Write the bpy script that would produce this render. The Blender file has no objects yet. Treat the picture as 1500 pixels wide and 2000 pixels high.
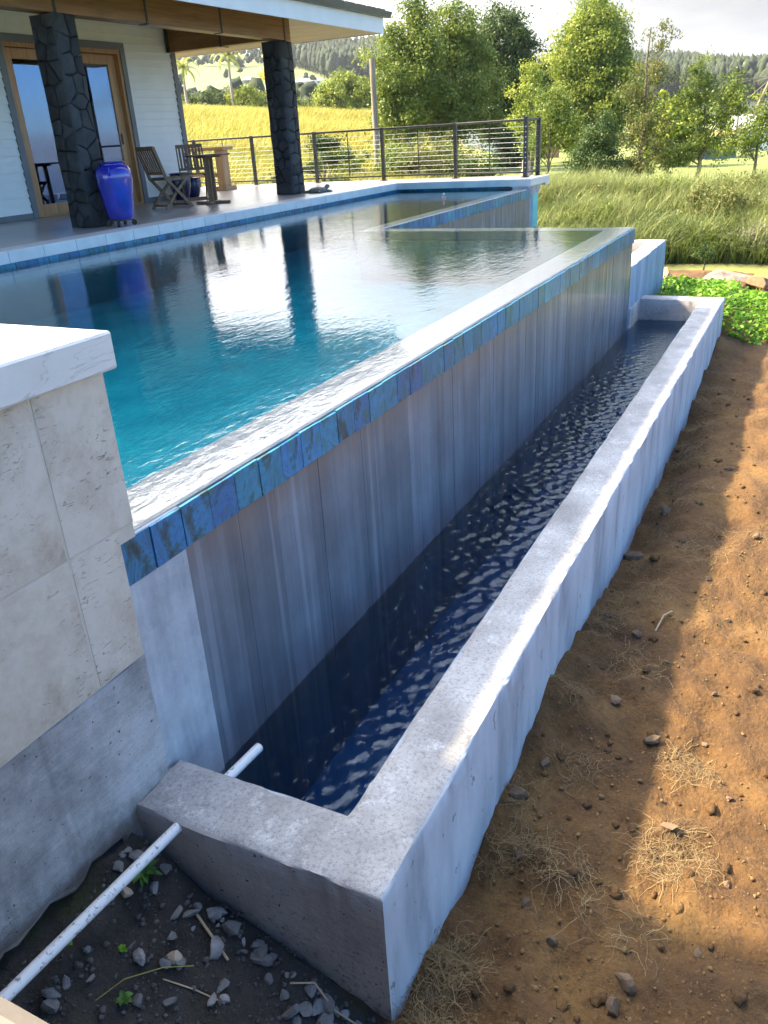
import bpy, bmesh, math, random
import numpy as np
from mathutils import Vector, Matrix, noise
random.seed(7); rng = np.random.default_rng(7)
scene = bpy.context.scene
COL = scene.collection
R = math.radians

# ---------------------------------------------------------------- camera
cam_data = bpy.data.cameras.new('camera'); cam = bpy.data.objects.new('camera', cam_data); COL.objects.link(cam)
right = Vector((0.443740, -0.894459, -0.055126)); up = Vector((0.400548, 0.142932, 0.905059)); fwd = Vector((0.801659, 0.423691, -0.421698))
m = Matrix((right, up, -fwd)).transposed().to_4x4(); m.translation = Vector((0, 0, 1.0))
cam.matrix_world = m
cam_data.sensor_fit = 'VERTICAL'; cam_data.sensor_height = 36.0; cam_data.lens = 1585.07 / 2000 * 36
cam_data.clip_start = 0.02; cam_data.clip_end = 60000
scene.camera = cam

# ---------------------------------------------------------------- sky, sun, exposure
SUN = Vector((-0.24, 1.02, 1.0)).normalized()
world = bpy.data.worlds.new('World'); scene.world = world; world.use_nodes = True
def build_world():
    nt = world.node_tree; N = nt.nodes; L = nt.links; N.clear()
    out = N.new('ShaderNodeOutputWorld'); bg = N.new('ShaderNodeBackground'); bg.inputs['Strength'].default_value = 0.097
    sky = N.new('ShaderNodeTexSky'); sky.sky_type = 'NISHITA'; sky.sun_disc = False
    sky.sun_elevation = math.asin(SUN.z); sky.sun_rotation = math.atan2(SUN.x, SUN.y)
    sky.air_density = 1.0; sky.dust_density = 0.15; sky.ozone_density = 4.0; sky.altitude = 1200
    tc = N.new('ShaderNodeTexCoord'); sep = N.new('ShaderNodeSeparateXYZ'); L.new(tc.outputs['Generated'], sep.inputs[0])
    def mt(op, a, b=None, clamp=False):
        n = N.new('ShaderNodeMath'); n.operation = op; n.use_clamp = clamp
        for i, v in enumerate((a, b)):
            if v is None: continue
            if isinstance(v, (int, float)): n.inputs[i].default_value = v
            else: L.new(v, n.inputs[i])
        return n.outputs[0]
    zz = mt('ADD', mt('MAXIMUM', sep.outputs['Z'], 0.0), 0.16)
    comb = N.new('ShaderNodeCombineXYZ'); L.new(mt('DIVIDE', sep.outputs['X'], zz), comb.inputs[0]); L.new(mt('DIVIDE', sep.outputs['Y'], zz), comb.inputs[1])
    n1 = N.new('ShaderNodeTexNoise'); n1.inputs['Scale'].default_value = 0.55; n1.inputs['Detail'].default_value = 7; n1.inputs['Roughness'].default_value = 0.55
    L.new(comb.outputs[0], n1.inputs['Vector'])
    n2 = N.new('ShaderNodeTexNoise'); n2.inputs['Scale'].default_value = 1.3; n2.inputs['Detail'].default_value = 6
    mp = N.new('ShaderNodeMapping'); mp.inputs['Location'].default_value = (5.2, 1.7, 0); L.new(comb.outputs[0], mp.inputs[0]); L.new(mp.outputs[0], n2.inputs['Vector'])
    # a bank of cloud sits over the mountain (+X, +Y), thinning toward the sea
    side = mt('ADD', mt('MULTIPLY', sep.outputs['X'], 0.30), mt('MULTIPLY', sep.outputs['Y'], 0.34))
    cov = mt('ADD', n1.outputs['Fac'], side)
    mr = N.new('ShaderNodeMapRange'); mr.interpolation_type = 'SMOOTHSTEP'; L.new(cov, mr.inputs[0])
    mr.inputs[1].default_value = 0.47; mr.inputs[2].default_value = 0.66
    ramp = N.new('ShaderNodeValToRGB'); L.new(n2.outputs['Fac'], ramp.inputs[0])
    ramp.color_ramp.elements[0].position = 0.36; ramp.color_ramp.elements[0].color = (0.68, 0.69, 0.73, 1)
    ramp.color_ramp.elements[1].position = 0.60; ramp.color_ramp.elements[1].color = (1.0, 0.985, 0.95, 1)
    cl = N.new('ShaderNodeMix'); cl.data_type = 'RGBA'; cl.blend_type = 'MULTIPLY'; cl.inputs[0].default_value = 1.0
    L.new(ramp.outputs[0], cl.inputs[6]); cl.inputs[7].default_value = (3.7, 3.7, 3.7, 1)
    # clouds brighten toward the sun
    dt = N.new('ShaderNodeVectorMath'); dt.operation = 'DOT_PRODUCT'; L.new(tc.outputs['Generated'], dt.inputs[0]); dt.inputs[1].default_value = SUN
    glow = mt('ADD', mt('MULTIPLY', mt('POWER', mt('MAXIMUM', dt.outputs['Value'], 0.0), 1.4), 8.6), 0.64)
    vg = N.new('ShaderNodeVectorMath'); vg.operation = 'SCALE'; L.new(cl.outputs[2], vg.inputs[0]); L.new(glow, vg.inputs['Scale'])
    blue = N.new('ShaderNodeMix'); blue.data_type = 'RGBA'; blue.blend_type = 'MULTIPLY'; blue.inputs[0].default_value = 1.0; L.new(sky.outputs[0], blue.inputs[6]); blue.inputs[7].default_value = (0.72, 1.06, 1.28, 1)
    mx = N.new('ShaderNodeMix'); mx.data_type = 'RGBA'; L.new(mr.outputs[0], mx.inputs[0]); L.new(blue.outputs[2], mx.inputs[6]); L.new(vg.outputs[0], mx.inputs[7])
    L.new(mx.outputs[2], bg.inputs['Color']); L.new(bg.outputs[0], out.inputs['Surface'])
build_world()
sun_data = bpy.data.lights.new('sun', 'SUN'); sun_data.energy = 5.0; sun_data.angle = R(3.2); sun_data.color = (1.0, 0.82, 0.55)
sun = bpy.data.objects.new('sun', sun_data); COL.objects.link(sun); sun.rotation_euler = SUN.to_track_quat('Z', 'Y').to_euler(); sun.location = SUN * 50
vs = scene.view_settings; vs.view_transform = 'Standard'; vs.look = 'None'; vs.exposure = 1.80; vs.gamma = 1.0; vs.use_curve_mapping = False
scene.render.engine = 'CYCLES'
cy = scene.cycles; cy.use_denoising = True; cy.max_bounces = 8; cy.transparent_max_bounces = 16; cy.caustics_reflective = False; cy.caustics_refractive = False
cy.sample_clamp_indirect = 6.0; cy.use_adaptive_sampling = True; cy.adaptive_threshold = 0.02

# ---------------------------------------------------------------- material helpers
MATS = {}
class NT:
    def __init__(s, name):
        s.m = bpy.data.materials.new(name); s.m.use_nodes = True; s.t = s.m.node_tree; s.N = s.t.nodes; s.L = s.t.links
        s.b = s.N.get('Principled BSDF'); s.out = s.N.get('Material Output'); MATS[name] = s.m
    def n(s, t, **kw):
        x = s.N.new(t)
        for k, v in kw.items(): setattr(x, k, v)
        return x
    def pos(s, scale=(1, 1, 1), loc=(0, 0, 0), src='world'):
        if src == 'world': o = s.n('ShaderNodeNewGeometry').outputs['Position']
        else: o = s.n('ShaderNodeTexCoord').outputs['Object']
        mp = s.n('ShaderNodeMapping'); mp.inputs['Scale'].default_value = scale; mp.inputs['Location'].default_value = loc
        s.L.new(o, mp.inputs[0]); return mp.outputs[0]
    def noise(s, vec, scale, detail=4, rough=0.55, dist=0.0):
        x = s.n('ShaderNodeTexNoise'); x.inputs['Scale'].default_value = scale; x.inputs['Detail'].default_value = detail
        x.inputs['Roughness'].default_value = rough; x.inputs['Distortion'].default_value = dist; s.L.new(vec, x.inputs['Vector']); return x.outputs['Fac']
    def ramp(s, fac, stops):
        r = s.n('ShaderNodeValToRGB'); s.L.new(fac, r.inputs[0]); e = r.color_ramp.elements
        while len(e) < len(stops): e.new(0.5)
        for i, (p, c) in enumerate(stops):
            e[i].position = p; e[i].color = (c, c, c, 1) if isinstance(c, (int, float)) else (*c, 1)
        return r.outputs[0]
    def mix(s, fac, a, b, mode='MIX'):
        x = s.n('ShaderNodeMix', data_type='RGBA', blend_type=mode)
        for i, v in ((0, fac), (6, a), (7, b)):
            if isinstance(v, (int, float)): x.inputs[i].default_value = v if i == 0 else (v, v, v, 1)
            elif isinstance(v, tuple): x.inputs[i].default_value = (*v, 1)
            else: s.L.new(v, x.inputs[i])
        return x.outputs[2]
    def math(s, op, a, b=None, clamp=False):
        x = s.n('ShaderNodeMath', operation=op, use_clamp=clamp)
        for i, v in enumerate((a, b)):
            if v is None: continue
            if isinstance(v, (int, float)): x.inputs[i].default_value = v
            else: s.L.new(v, x.inputs[i])
        return x.outputs[0]
    def bump(s, h, strength=0.4, dist=0.01, normal=None):
        x = s.n('ShaderNodeBump'); x.inputs['Strength'].default_value = strength; x.inputs['Distance'].default_value = dist
        s.L.new(h, x.inputs['Height'])
        if normal is not None: s.L.new(normal, x.inputs['Normal'])
        return x.outputs[0]
    def attr(s, name): return s.n('ShaderNodeAttribute', attribute_name=name).outputs['Color']
    def rnd(s): return s.n('ShaderNodeObjectInfo').outputs['Random']
    def set(s, col=None, rough=None, nrm=None, **kw):
        i = s.b.inputs
        def put(k, v):
            if isinstance(v, (int, float)): i[k].default_value = v
            elif isinstance(v, tuple): i[k].default_value = (*v, 1) if len(v) == 3 else v
            else: s.L.new(v, i[k])
        if col is not None: put('Base Color', col)
        if rough is not None: put('Roughness', rough)
        if nrm is not None: s.L.new(nrm, i['Normal'])
        for k, v in kw.items(): put(k.replace('_', ' '), v)
        return s.m

def simple(name, c1, c2=None, scale=8, rough=0.6, bump=0.2, bscale=40, src='world', stretch=(1, 1, 1), metallic=0.0, bdist=0.005):
    t = NT(name); v = t.pos(stretch, src=src)
    col = c1 if c2 is None else t.ramp(t.noise(v, scale, 5), [(0.32, c1), (0.68, c2)])
    nr = t.bump(t.noise(v, bscale, 4), bump, bdist) if bump else None
    return t.set(col, rough, nr, Metallic=metallic)

# concrete, weathered, pale
def make_concrete():
    t = NT('concrete'); v = t.pos()
    c = t.ramp(t.noise(v, 3.2, 7, 0.65), [(0.36, (0.33, 0.32, 0.315)), (0.64, (0.56, 0.55, 0.54))])
    blot = t.ramp(t.noise(t.pos(loc=(3, 7, 1)), 7, 10, 0.78, 0.2), [(0.56, 0.0), (0.62, 1.0)])
    c = t.mix(t.math('MULTIPLY', blot, 0.55), c, (0.74, 0.74, 0.74))
    spec = t.ramp(t.noise(v, 75, 5, 0.8), [(0.40, 0.0), (0.50, 1.0)])
    c = t.mix(spec, t.mix(0.5, c, (0.16, 0.15, 0.15)), c)
    h = t.math('ADD', t.math('MULTIPLY', t.noise(v, 60, 5, 0.7), 0.5), t.math('MULTIPLY', t.noise(v, 9, 6, 0.7), 0.8))
    t.set(c, 0.85, t.bump(h, 0.55, 0.012))
    # wall faces: streaked, bleached, with pour pits; bluish cast of shade tinted into the colour
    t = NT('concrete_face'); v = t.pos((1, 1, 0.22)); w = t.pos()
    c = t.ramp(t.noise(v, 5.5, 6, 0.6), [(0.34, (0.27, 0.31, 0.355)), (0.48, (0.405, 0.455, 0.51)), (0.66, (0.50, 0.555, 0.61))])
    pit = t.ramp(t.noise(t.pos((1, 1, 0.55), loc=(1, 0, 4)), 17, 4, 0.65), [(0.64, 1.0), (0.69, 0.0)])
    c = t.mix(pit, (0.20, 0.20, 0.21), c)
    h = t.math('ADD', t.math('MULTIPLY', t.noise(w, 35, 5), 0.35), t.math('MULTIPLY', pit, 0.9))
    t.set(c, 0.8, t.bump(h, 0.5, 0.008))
    # rough, grimy grey concrete of the low pit walls: form lines, pinholes, drips and a dirt line at the foot
    t = NT('concrete_grimy'); v = t.pos(); sp = t.n('ShaderNodeSeparateXYZ'); t.L.new(v, sp.inputs[0])
    c = t.ramp(t.noise(v, 2.6, 10, 0.74, 0.0), [(0.38, (0.25, 0.245, 0.24)), (0.5, (0.40, 0.395, 0.39)), (0.62, (0.53, 0.53, 0.53))])
    brush = t.noise(t.pos((1.2, 1, 16), loc=(0, 0, 2)), 6, 6, 0.7)
    c = t.mix(1.0, c, t.ramp(brush, [(0.3, 0.92), (0.7, 1.08)]), 'MULTIPLY')
    drip = t.ramp(t.noise(t.pos((1, 1, 0.05), loc=(7, 0, 0)), 11, 4, 0.6), [(0.58, 0.0), (0.68, 1.0)])
    c = t.mix(t.math('MULTIPLY', drip, 0.35), c, (0.16, 0.145, 0.135))
    pin = t.ramp(t.noise(v, 60, 2, 0.5), [(0.27, 1.0), (0.31, 0.0)])
    c = t.mix(pin, c, (0.09, 0.085, 0.08))
    foot = t.ramp(t.math('ADD', t.math('MULTIPLY', sp.outputs['Z'], -1.0), t.math('MULTIPLY', t.noise(t.pos((1, 1, 0.6)), 9, 5, 0.7), 0.25)), [(0.90, 0.0), (1.04, 1.0)])
    c = t.mix(t.math('MULTIPLY', foot, 0.65), c, (0.10, 0.085, 0.065))
    t.set(c, 0.88, t.bump(t.math('ADD', t.math('ADD', t.noise(v, 22, 8, 0.75), t.math('MULTIPLY', brush, 0.6)), t.math('MULTIPLY', pin, -1.0)), 0.6, 0.010))
    # brown-grey flat plastered face with trowel marks, drips and soil splashes
    t = NT('concrete_brown'); v = t.pos(); sp = t.n('ShaderNodeSeparateXYZ'); t.L.new(v, sp.inputs[0])
    c = t.ramp(t.noise(v, 3.5, 9, 0.7), [(0.34, (0.33, 0.30, 0.285)), (0.66, (0.50, 0.47, 0.45))])
    drip = t.ramp(t.noise(t.pos((1, 1, 0.06)), 12, 4, 0.6), [(0.56, 0.0), (0.68, 1.0)])
    c = t.mix(t.math('MULTIPLY', drip, 0.30), c, (0.58, 0.57, 0.56))
    spl = t.ramp(t.math('ADD', t.noise(t.pos(loc=(3, 3, 3)), 45, 5, 0.75), t.math('MULTIPLY', sp.outputs['Z'], -0.22)), [(0.80, 0.0), (0.90, 1.0)])
    c = t.mix(t.math('MULTIPLY', spl, 0.6), c, (0.14, 0.10, 0.07))
    trw = t.noise(t.pos((1, 2.0, 9)), 5, 6, 0.7)
    pin = t.ramp(t.noise(v, 55, 2, 0.5), [(0.27, 1.0), (0.31, 0.0)])
    c = t.mix(pin, c, (0.12, 0.11, 0.10))
    t.set(c, 0.85, t.bump(t.math('SUBTRACT', t.math('ADD', t.noise(v, 45, 5), trw), pin), 0.45, 0.007))
    # concrete for shaded faces, the blue of skylit shade put into its colour
    t = NT('shade_blue_concrete'); v = t.pos((1, 1, 0.2))
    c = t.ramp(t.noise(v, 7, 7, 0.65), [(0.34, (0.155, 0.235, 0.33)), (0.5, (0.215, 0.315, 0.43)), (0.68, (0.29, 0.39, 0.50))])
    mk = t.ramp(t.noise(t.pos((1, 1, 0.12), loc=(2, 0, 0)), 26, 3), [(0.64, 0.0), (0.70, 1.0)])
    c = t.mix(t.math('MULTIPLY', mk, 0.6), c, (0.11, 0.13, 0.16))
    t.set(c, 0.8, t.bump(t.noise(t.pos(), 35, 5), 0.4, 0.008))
make_concrete()

def make_wetwall():
    t = NT('wet_formed_concrete'); v = t.pos((1, 1, 0.05)); w = t.pos()
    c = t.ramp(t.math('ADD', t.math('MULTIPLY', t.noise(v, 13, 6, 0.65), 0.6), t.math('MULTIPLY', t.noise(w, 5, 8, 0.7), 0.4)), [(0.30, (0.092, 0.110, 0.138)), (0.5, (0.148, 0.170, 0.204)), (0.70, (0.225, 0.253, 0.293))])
    c = t.mix(1.0, c, t.attr('tone'), 'MULTIPLY')
    # rust-brown staining that runs down from under the tiles
    sep = t.n('ShaderNodeSeparateXYZ'); t.L.new(w, sep.inputs[0])
    z = t.math('ADD', sep.outputs['Z'], t.math('MULTIPLY', t.noise(t.pos((1, 1, 0.15)), 9, 4), 0.35))
    st = t.ramp(t.math('ADD', z, 0.6), [(0.46, 0.0), (0.62, 1.0)])
    c = t.mix(t.math('MULTIPLY', st, 0.55), c, (0.21, 0.155, 0.125))
    run = t.ramp(t.noise(t.pos((1, 1, 0.02), loc=(4, 0, 0)), 22, 2), [(0.60, 0.0), (0.70, 1.0)])
    c = t.mix(t.math('MULTIPLY', run, 0.35), c, (0.34, 0.37, 0.42))
    h = t.math('ADD', t.noise(t.pos((1, 1, 0.08)), 40, 4), t.math('MULTIPLY', t.noise(w, 12, 4), 0.6))
    t.set(c, t.ramp(t.noise(v, 10, 3), [(0.3, 0.30), (0.7, 0.52)]), t.bump(h, 0.22, 0.006), Coat_Weight=0.10, Coat_Roughness=0.10)
    # pale lime-washed smooth panel
    t = NT('pale_wet_plaster'); v = t.pos()
    c = t.ramp(t.math('ADD', t.math('MULTIPLY', t.noise(v, 5, 9, 0.75), 0.6), t.math('MULTIPLY', t.noise(t.pos((1, 1, 0.12)), 18, 5, 0.6), 0.4)), [(0.36, (0.30, 0.325, 0.36)), (0.5, (0.43, 0.465, 0.505)), (0.64, (0.54, 0.58, 0.62))])
    t.set(c, 0.5, t.bump(t.noise(v, 25, 5), 0.3, 0.006))
make_wetwall()

def make_tiles():
    t = NT('iridescent_tile'); o = t.rnd(); w = t.pos((1, 1, 0.6))
    add = t.n('ShaderNodeVectorMath', operation='ADD'); t.L.new(w, add.inputs[0])
    cb = t.n('ShaderNodeCombineXYZ'); t.L.new(t.math('MULTIPLY', o, 0.8), cb.inputs[0]); t.L.new(cb.outputs[0], add.inputs[1])
    n1 = t.noise(add.outputs[0], 7, 7, 0.7, 1.3)
    c = t.ramp(n1, [(0.33, (0.002, 0.03, 0.045)), (0.42, (0.003, 0.08, 0.16)), (0.49, (0.005, 0.14, 0.40)), (0.55, (0.01, 0.09, 0.30)), (0.61, (0.006, 0.15, 0.15)), (0.69, (0.10, 0.095, 0.045))])
    hs = t.n('ShaderNodeHueSaturation'); t.L.new(c, hs.inputs['Color'])
    t.L.new(t.math('ADD', t.math('MULTIPLY', o, 0.04), 0.452), hs.inputs['Hue']); t.L.new(t.math('ADD', t.math('MULTIPLY', t.math('FRACT', t.math('MULTIPLY', o, 7.3)), 0.5), 0.75), hs.inputs['Value'])
    t.set(hs.outputs[0], 0.3, t.bump(t.noise(add.outputs[0], 22, 5), 0.45, 0.006))
    t = NT('travertine'); v = t.pos(); o = t.rnd()
    add = t.n('ShaderNodeVectorMath', operation='ADD'); t.L.new(v, add.inputs[0])
    cb = t.n('ShaderNodeCombineXYZ'); t.L.new(t.math('MULTIPLY', o, 23), cb.inputs[0]); t.L.new(cb.outputs[0], add.inputs[1]); vv = add.outputs[0]
    c = t.ramp(t.noise(vv, 4.5, 9, 0.7, 0.15), [(0.30, (0.36, 0.29, 0.21)), (0.44, (0.56, 0.485, 0.39)), (0.56, (0.66, 0.59, 0.495)), (0.75, (0.72, 0.65, 0.555))])
    mp = t.n('ShaderNodeMapping'); mp.inputs['Scale'].default_value = (0.6, 1, 1.7); t.L.new(vv, mp.inputs[0])
    cluster = t.ramp(t.noise(vv, 6, 4), [(0.48, 0.0), (0.60, 1.0)])
    pit = t.math('MULTIPLY', t.ramp(t.noise(mp.outputs[0], 42, 4, 0.75, 1.2), [(0.33, 1.0), (0.42, 0.0)]), cluster)
    c = t.mix(t.math('MULTIPLY', pit, 0.75), c, (0.17, 0.155, 0.14))
    t.set(c, 0.55, t.bump(t.math('SUBTRACT', t.math('MULTIPLY', t.noise(vv, 60, 3), 0.2), pit), 0.5, 0.006))
    t = NT('cap_stone'); v = t.pos((1, 1, 1.5))
    c = t.ramp(t.noise(v, 3.5, 6, 0.6), [(0.3, (0.62, 0.605, 0.57)), (0.7, (0.76, 0.745, 0.71))])
    vein = t.ramp(t.noise(t.pos((0.8, 1, 2.4), loc=(2, 1, 0)), 5, 6, 0.6, 1.2), [(0.485, 0.0), (0.5, 1.0), (0.515, 0.0)])
    c = t.mix(t.math('MULTIPLY', vein, 0.5), c, (0.30, 0.28, 0.25))
    t.set(c, 0.45, t.bump(t.noise(v, 50, 3), 0.12, 0.003))
    t = NT('coping_stone'); v = t.pos(); o = t.rnd()
    c = t.ramp(t.noise(v, 5, 5), [(0.3, (0.60, 0.61, 0.60)), (0.7, (0.76, 0.765, 0.75))])
    c = t.mix(t.math('MULTIPLY', o, 0.25), c, (0.52, 0.53, 0.52))
    t.set(c, 0.4, t.bump(t.noise(v, 40, 4), 0.15, 0.004))
make_tiles()
simple('grout', (0.58, 0.51, 0.415), (0.66, 0.585, 0.49), 20, 0.9)
simple('dark_grout', (0.06, 0.08, 0.09), (0.10, 0.12, 0.13), 30, 0.8)

def make_water(name, bump_layers, absorb, dens, rough=0.0, tint=(1, 1, 1)):
    t = NT(name); v = t.pos()
    t.N.remove(t.b)
    h = None
    for (sc, st, amp, det) in bump_layers:
        x = t.math('MULTIPLY', t.noise(t.pos(st), sc, det, 0.5, 0.3), amp)
        h = x if h is None else t.math('ADD', h, x)
    nb = t.bump(h, 1.0, 1.0)
    fr = t.n('ShaderNodeFresnel'); fr.inputs['IOR'].default_value = 1.42; t.L.new(nb, fr.inputs['Normal'])
    tr = t.n('ShaderNodeBsdfTransparent'); gl = t.n('ShaderNodeBsdfGlossy'); gl.inputs['Roughness'].default_value = rough; gl.inputs['Color'].default_value = (*tint, 1); t.L.new(nb, gl.inputs['Normal'])
    mx = t.n('ShaderNodeMixShader'); t.L.new(fr.outputs[0], mx.inputs[0]); t.L.new(tr.outputs[0], mx.inputs[1]); t.L.new(gl.outputs[0], mx.inputs[2])
    t.L.new(mx.outputs[0], t.out.inputs['Surface'])
    va = t.n('ShaderNodeVolumeAbsorption'); va.inputs['Color'].default_value = (*absorb, 1); va.inputs['Density'].default_value = dens
    t.L.new(va.outputs[0], t.out.inputs['Volume'])
    return t.m
make_water('pool_water', [(5.0, (0.8, 1.5, 1), 0.0013, 2), (18.0, (0.7, 1.5, 1), 0.0012, 3), (1.2, (1, 1, 1), 0.001, 1)], (0.03, 0.79, 0.88), 1.2)
make_water('basin_water', [(34.0, (1, 1, 1), 0.0035, 4)], (0.03, 0.55, 0.80), 3.0, 0.0, (0.70, 0.86, 1.0))

def make_leaf(name, c1, c2, c3, trans=0.35, rough=0.5):
    t = NT(name); a = t.attr('tone'); sp = t.n('ShaderNodeSeparateColor'); t.L.new(a, sp.inputs[0])
    c = t.ramp(sp.outputs[0], [(0.0, c1), (0.5, c2), (1.0, c3)])
    t.set(c, rough)
    t.b.inputs['Specular IOR Level'].default_value = 0.3
    tl = t.n('ShaderNodeBsdfTranslucent'); t.L.new(c, tl.inputs['Color'])
    mx = t.n('ShaderNodeMixShader'); mx.inputs[0].default_value = trans
    t.L.new(t.b.outputs[0], mx.inputs[1]); t.L.new(tl.outputs[0], mx.inputs[2]); t.L.new(mx.outputs[0], t.out.inputs['Surface'])
make_leaf('leaf_bright', (0.13, 0.19, 0.02), (0.25, 0.31, 0.04), (0.40, 0.42, 0.07))
make_leaf('leaf_mid', (0.09, 0.14, 0.02), (0.17, 0.23, 0.035), (0.29, 0.32, 0.06))
make_leaf('leaf_dark', (0.035, 0.07, 0.018), (0.07, 0.115, 0.026), (0.12, 0.17, 0.035))
make_leaf('leaf_olive', (0.09, 0.11, 0.03), (0.16, 0.18, 0.045), (0.26, 0.22, 0.06))
make_leaf('leaf_cover', (0.08, 0.20, 0.012), (0.16, 0.36, 0.025), (0.28, 0.48, 0.05))
make_leaf('leaf_weed', (0.05, 0.14, 0.03), (0.09, 0.22, 0.05), (0.14, 0.30, 0.06))
make_leaf('leaf_yellow', (0.60, 0.50, 0.02), (0.75, 0.62, 0.03), (0.80, 0.70, 0.05))
make_leaf('palm_leaf', (0.12, 0.17, 0.03), (0.24, 0.29, 0.06), (0.42, 0.42, 0.12))
make_leaf('grass_bank', (0.10, 0.14, 0.04), (0.19, 0.235, 0.065), (0.32, 0.34, 0.12), 0.3, 0.6)
make_leaf('grass_gold', (0.27, 0.24, 0.045), (0.40, 0.365, 0.065), (0.51, 0.48, 0.13), 0.3, 0.7)
make_leaf('grass_field', (0.20, 0.21, 0.04), (0.32, 0.31, 0.06), (0.44, 0.40, 0.10), 0.3, 0.7)
make_leaf('straw', (0.15, 0.10, 0.05), (0.26, 0.18, 0.085), (0.38, 0.28, 0.14), 0.2, 0.7)
make_leaf('forest_crown', (0.018, 0.028, 0.015), (0.034, 0.048, 0.022), (0.060, 0.078, 0.033), 0.0, 0.9)
make_leaf('dead_twig', (0.22, 0.19, 0.16), (0.33, 0.29, 0.25), (0.42, 0.38, 0.33), 0.0, 0.9)
simple('bark', (0.10, 0.075, 0.055), (0.20, 0.16, 0.12), 6, 0.9, 0.6, 20, stretch=(1, 1, 0.2), bdist=0.02)
simple('palm_bark', (0.34, 0.28, 0.22), (0.46, 0.40, 0.33), 4, 0.9, 0.4, 15, stretch=(0.3, 0.3, 3), bdist=0.02)
simple('pole_wood', (0.20, 0.16, 0.12), (0.34, 0.28, 0.22), 5, 0.9, 0.5, 20, stretch=(1, 1, 0.1), bdist=0.01)

# house
simple('siding_paint', (0.77, 0.76, 0.71), (0.82, 0.81, 0.77), 3, 0.5, 0.08, 60)
simple('grey_trim', (0.135, 0.14, 0.15), (0.17, 0.175, 0.185), 4, 0.55, 0.1, 50)
simple('white_fascia', (0.74, 0.74, 0.73), (0.79, 0.79, 0.78), 3, 0.5, 0.05, 50)
simple('gutter_metal', (0.10, 0.10, 0.105), (0.13, 0.13, 0.135), 6, 0.45, 0.05, 40)
simple('shingle', (0.10, 0.10, 0.10), (0.17, 0.165, 0.16), 9, 0.9, 0.5, 40)
simple('black_metal', (0.016, 0.017, 0.019), (0.024, 0.025, 0.028), 8, 0.38, 0.05, 60)
simple('cable_steel', (0.55, 0.55, 0.52), None, 8, 0.35, 0, metallic=0.7)
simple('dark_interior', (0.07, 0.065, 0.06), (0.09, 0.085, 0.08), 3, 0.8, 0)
def make_wood(name, a, b, c, rough=0.5, axis='x'):
    st = {'x': (0.6, 9, 9), 'y': (9, 0.6, 9), 'z': (9, 9, 0.6)}[axis]
    t = NT(name); v = t.pos(st); n = t.noise(v, 3.0, 6, 0.6, 0.6)
    t.set(t.ramp(n, [(0.28, a), (0.5, b), (0.72, c)]), rough, t.bump(t.noise(v, 9, 4), 0.12, 0.004))
make_wood('beam_wood', (0.15, 0.060, 0.012), (0.24, 0.105, 0.022), (0.32, 0.15, 0.036), 0.4, 'x')
make_wood('beam_wood_dark', (0.15, 0.060, 0.012), (0.22, 0.095, 0.020), (0.29, 0.135, 0.033), 0.4, 'y')
make_wood('door_wood', (0.30, 0.145, 0.050), (0.42, 0.215, 0.085), (0.52, 0.29, 0.125), 0.42, 'z')
make_wood('teak', (0.13, 0.068, 0.032), (0.21, 0.115, 0.058), (0.29, 0.17, 0.092), 0.6, 'z')
make_wood('pale_teak', (0.30, 0.17, 0.08), (0.43, 0.26, 0.13), (0.52, 0.34, 0.19), 0.6, 'z')
def make_soffit():
    t = NT('soffit_board'); v = t.pos()
    sp = t.n('ShaderNodeSeparateXYZ'); t.L.new(v, sp.inputs[0])
    f = t.math('FRACT', t.math('MULTIPLY', sp.outputs['X'], 5.5)); g = t.ramp(f, [(0.0, 0.0), (0.06, 1.0), (0.94, 1.0), (1.0, 0.0)])
    c = t.ramp(t.noise(t.pos((3, 0.4, 1)), 4, 4), [(0.3, (0.50, 0.40, 0.27)), (0.7, (0.60, 0.49, 0.34))])
    t.set(c, 0.55, t.bump(g, 0.6, 0.01))
make_soffit()
def make_glass():
    t = NT('door_glass'); t.N.remove(t.b)
    fr = t.n('ShaderNodeFresnel'); fr.inputs['IOR'].default_value = 2.2
    tr = t.n('ShaderNodeBsdfTransparent'); tr.inputs['Color'].default_value = (0.35, 0.38, 0.42, 1)
    gl = t.n('ShaderNodeBsdfGlossy'); gl.inputs['Roughness'].default_value = 0.0; gl.inputs['Color'].default_value = (0.46, 0.58, 0.84, 1)
    mx = t.n('ShaderNodeMixShader'); t.L.new(t.math('ADD', t.math('MULTIPLY', fr.outputs[0], 0.5), 0.10, True), mx.inputs[0]); t.L.new(tr.outputs[0], mx.inputs[1]); t.L.new(gl.outputs[0], mx.inputs[2])
    t.L.new(mx.outputs[0], t.out.inputs['Surface'])
make_glass()
def make_deckfloor():
    t = NT('deck_tile'); v = t.pos((0.35, 1.6, 1))
    c = t.ramp(t.noise(v, 3, 6, 0.6), [(0.3, (0.33, 0.285, 0.255)), (0.7, (0.46, 0.41, 0.375))])
    t.set(c, 0.28, t.bump(t.noise(t.pos(), 30, 3), 0.06, 0.003))
make_deckfloor()
def make_lava():
    t = NT('lava_rock'); v = t.pos(); o = t.rnd()
    c = t.ramp(t.noise(v, 7, 6, 0.65), [(0.3, (0.014, 0.015, 0.016)), (0.7, (0.042, 0.044, 0.046))])
    c = t.mix(1.0, c, t.ramp(o, [(0.0, 0.6), (1.0, 1.7)]), 'MULTIPLY')
    t.set(c, 0.75, t.bump(t.math('ADD', t.noise(v, 26, 6, 0.7), t.math('MULTIPLY', t.noise(v, 90, 3), 0.4)), 0.8, 0.02))
make_lava()
simple('lava_mortar', (0.010, 0.010, 0.011), (0.018, 0.018, 0.019), 10, 0.95)
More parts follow.
